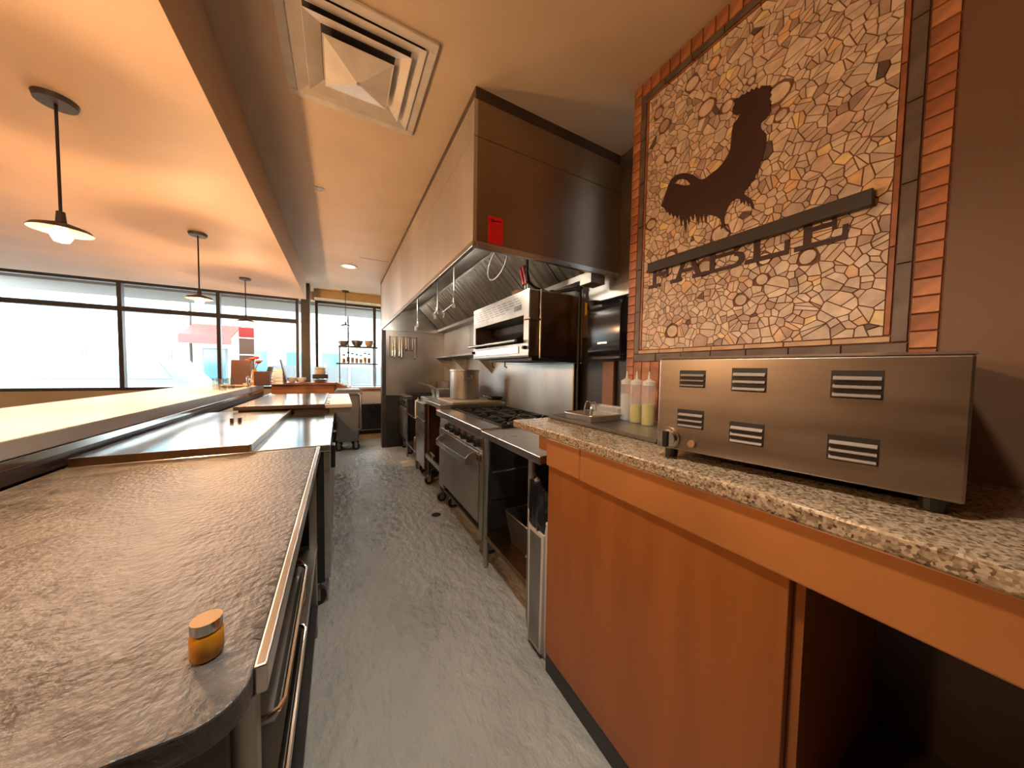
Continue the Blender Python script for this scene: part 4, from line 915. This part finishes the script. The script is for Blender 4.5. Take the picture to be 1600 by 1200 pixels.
for k, (x, r, h, mt, lab) in enumerate(((.07, .10, .09, 'steel_dull', 'stack of grey steel tubs at the left of the top window shelf'), (.30, .11, .11, 'steel', 'round steel bowl in the middle of the top window shelf'), (.51, .085, .12, 'beige_bowl', 'tilted beige bowl at the right of the top window shelf'))):
    G().lathe([(0, 0), (r*.5, 0), (r*.85, h*.45), (r, h), (r*.97, h), (r*.82, h*.47), (r*.46, .006), (0, .006)], (x, 6.80, 1.716), 22).build('mixing_bowl', mt, smooth=True, label=lab, cat='bowl', group='bowls on the window shelf')

# ================================================================== BAR
br = thing('bar', 'long raised bar with pale stone top behind the prep tables', 'bar', (-1.3, 3.2, 0))
box('bar_top', 'white', br, -1.62, -.94, .30, 5.55, .985, 1.05, .004); box('bar_wall', 'dark_panel', br, -1.40, -.95, .32, 5.53, 0, .984)
box('bar_face', 'steel_top', br, -.949, -.932, .32, 5.5, .955, .984, .002); box('ticket_channel', 'dark_brown', br, -.949, -.935, .32, 5.5, .905, .954)
BZ = 1.051
q = thing('tablet_stand', 'brown framed menu board standing on the bar', 'board', (-1.1, 5.0, BZ))
G().prism([(4.99, BZ), (5.01, BZ), (5.06, 1.375), (5.045, 1.375)], 'x', -1.17, -.985).build('board', 'brown_card', q, .003); G().prism([(5.02, BZ), (5.03, BZ), (5.05, 1.25), (5.04, 1.25)], 'x', -1.10, -1.05).build('support', 'dark_brown', q)
box('frame', 'frame_dark', q, -1.175, -.98, 4.975, 4.989, BZ, BZ+.02)
q = thing('flower_vase', 'amber glass vase with pink red flowers on the bar', 'vase', (-.96, 5.2, BZ))
G().lathe([(0, 0), (.035, 0), (.042, .06), (.03, .15), (.022, .2), (.024, .21)], (-.985, 5.25, BZ), 18).build('vase', 'amber', q, smooth=True)
for k in range(7):
    a = k*2.4; rr = .035+.012*(k % 3); p = (-1.0+rr*math.cos(a)*1.6, 5.25+rr*math.sin(a), BZ+.30+.02*(k % 4))
    G().tube([(-.985, 5.25, BZ+.18), p], .003, 5).build('stem', 'brown_item', q)
    G().lathe([(0, -.018), (.022, -.012), (.034, .006), (.018, .02), (0, .016)], p, 10).build('flower', 'red_flower' if k < 5 else 'cream', q, smooth=True)
box('menu_box', 'brown_card', None, -.965, -.80, 5.1, 5.2, BZ, 1.235, .004, label='dark brown wooden box on the bar edge beside the tap', cat='box')
box('menu_box', 'brown_card', None, -.80, -.66, 5.58, 5.70, 1.051, 1.17, .004, label='smaller dark brown box behind the tap, near the white bowls', cat='box')
bpy.data.objects['menu_box.001'].location.y += .36; bpy.data.objects['menu_box.001'].location.x -= .075
q = thing('napkin_caddy', 'black tilted holder full of white folded napkins on the bar end', 'caddy', (-.80, 5.4, BZ))
G().prism([(-.93, BZ), (-.86, BZ), (-.82, 1.30), (-.86, 1.30)], 'y', 5.38, 5.5).build('side', 'black_plastic', q); G().prism([(-.735, 1.40), (-.72, 1.40), (-.655, 1.10), (-.67, 1.10)], 'y', 5.38, 5.5).build('side', 'black_plastic', q)
for k in range(5): G().prism([(-.86+.012*k, 1.055+.045*k), (-.70+.0*k, 1.055+.045*k), (-.70, 1.095+.045*k), (-.85+.012*k, 1.09+.045*k)], 'y', 5.385, 5.495).build('napkin', 'white', q)
q = thing('bar_tap', 'small chrome tap clamped to the bar edge', 'tap', (-.945, 4.75, BZ))
G().cyl((-.955, 4.75, BZ), (-.955, 4.75, BZ+.10), .012, n=12).build('column', 'chrome', q, smooth=True); G().tube([(-.955, 4.75, BZ+.09), (-.92, 4.75, BZ+.10), (-.905, 4.75, BZ+.06)], .008).build('spout', 'chrome', q, smooth=True)
box('clamp', 'chrome', q, -.931, -.915, 4.735, 4.765, .94, 1.055); G().cyl((-.955, 4.75, BZ+.10), (-.955, 4.75, BZ+.13), .018, .012, 12).build('knob', 'chrome', q, smooth=True)
for k, (x, y) in enumerate(((-1.03, 4.15), (-1.12, 4.3), (-1.02, 4.38))):
    G().lathe([(0, 0), (.03, 0), (.036, .12), (.034, .12), (.028, .006), (0, .006)], (x, y, BZ), 18).build('water_glass', 'jar_glass', smooth=True, label=('clear water glass at the bar edge, nearest', 'clear water glass at the bar edge, set back', 'clear water glass at the bar edge, third along')[k], cat='glass', group='glasses on the bar')
q = thing('plate_pile', 'low pile of tan plates on the bar before the boxes', 'plates', (-1.0, 4.75, BZ))
for k in range(2): G().lathe([(0, 0), (.07, 0), (.12, .012), (.118, .015), (.07, .004), (0, .004)], (-1.09, 4.70, BZ+.013*k), 22).build('plate', 'beige_bowl', q, smooth=True)
G().lathe([(0, 0), (.03, 0), (.045, .04), (.043, .04), (.028, .004), (0, .004)], (-.99, 5.0-.09, BZ), 18).build('small_bowl', 'beige_bowl', smooth=True, label='small tan bowl on the bar beside the brown box', cat='bowl')

# ================================================================== OUTSIDE
struct(G().box(-30, 20, 7.2, 9.6, -.25, -.10), 'ground_pavement', 'pavement', 'pale pavement outside the windows', 'pavement')
struct(G().box(-30, 20, 9.6, 17, -.30, -.22), 'ground_street', 'street', 'grey street outside the windows', 'street')
struct(G().box(-6, 3, 7.25, 8.35, 2.50, 2.66), 'trim_3', 'canopy', 'grey canopy projecting over the windows outside', 'canopy')
def building(x0, x1, y, h, wallm, label, nwin, rows):
    b = thing('street_building', label, 'building', ((x0+x1)/2, y+2, -.2), group='buildings across the street')
    box('wall', wallm, b, x0, x1, y, y+4, -.2, h)
    box('cornice', wallm, b, x0-.1, x1+.1, y-.25, y, h-.3, h)
    sp_ = (x1-x0)/nwin
    for i in range(nwin):
        for z0, z1 in rows:
            f = box('window', 'facade_grey', b, x0+sp_*(i+.22), x0+sp_*(i+.78), y-.06, y, z0, z1); box('pane', 'facade_glass', f, x0+sp_*(i+.26), x0+sp_*(i+.74), y-.07, y-.061, z0+.06, z1-.06)
    return b
building(-16, -5.2, 17, 7, 'facade_white', 'white building across the street, farthest to the left', 5, ((.2, 1.9), (3.2, 4.9)))
building(-5.1, .3, 17, 7.5, 'facade_cream', 'cream shop building across the street behind the bar window', 4, ((.1, 2.0), (3.3, 5.0)))
building(.4, 8, 17, 6.5, 'facade_white', 'white building across the street behind the aisle window', 4, ((3.3, 4.8),))
q = thing('street_sign_panel', 'brown outdoor panel with a red top beyond the bar window', 'sign', (-1.81, 9.0, -.1))
box('panel', 'sign_brown', q, -1.94, -1.68, 8.97, 9.03, -.1, 1.90); box('red_top', 'sign_red', q, -1.94, -1.68, 8.97, 9.03, 1.901, 2.155)
for z in (1.55, 1.92): box('band', 'white', q, -1.945, -1.675, 8.962, 8.97, z-.012, z+.012)
q = bpy.data.objects['street_building.001']
G().prism([(15.6, 2.35), (16.98, 2.9), (16.98, 2.95), (15.6, 2.42)], 'x', -5.05, -3.6).box(-5.05, -3.6, 15.57, 15.6, 2.1, 2.41).build('awning', 'sign_red', q)
q = thing('parked_van', 'pale blue parked van in the street beyond the bar', 'van', (-4.6, 12, -.22))
G().prism([(-6.2, .12), (-3.0, .12), (-2.9, .7), (-3.4, .85), (-3.9, 1.45), (-6.1, 1.5), (-6.25, .9)], 'y', 11.2, 12.8).build('body', 'facade_grey', q, .05)
G().prism([(-6.0, .95), (-3.75, .95), (-4.0, 1.38), (-5.95, 1.4)], 'y', 11.185, 11.2).build('side_glass', 'facade_glass', q)
for x in (-5.6, -3.6): G().cyl((x, 11.18, .1), (x, 11.35, .1), .31, n=20).build('wheel', 'black_plastic', q, smooth=True)
q = thing('street_fence', 'grey metal fence panels outside the aisle window', 'fence', (.3, 10.5, -.2))
for k in range(7): box('panel', 'facade_grey', q, -1.6+.62*k, -1.02+.62*k, 10.5, 10.53, -.1, 1.33)
for k in range(8): box('post', 'facade_white', q, -1.63+.62*k, -1.59+.62*k, 10.48, 10.55, -.2, 1.4)
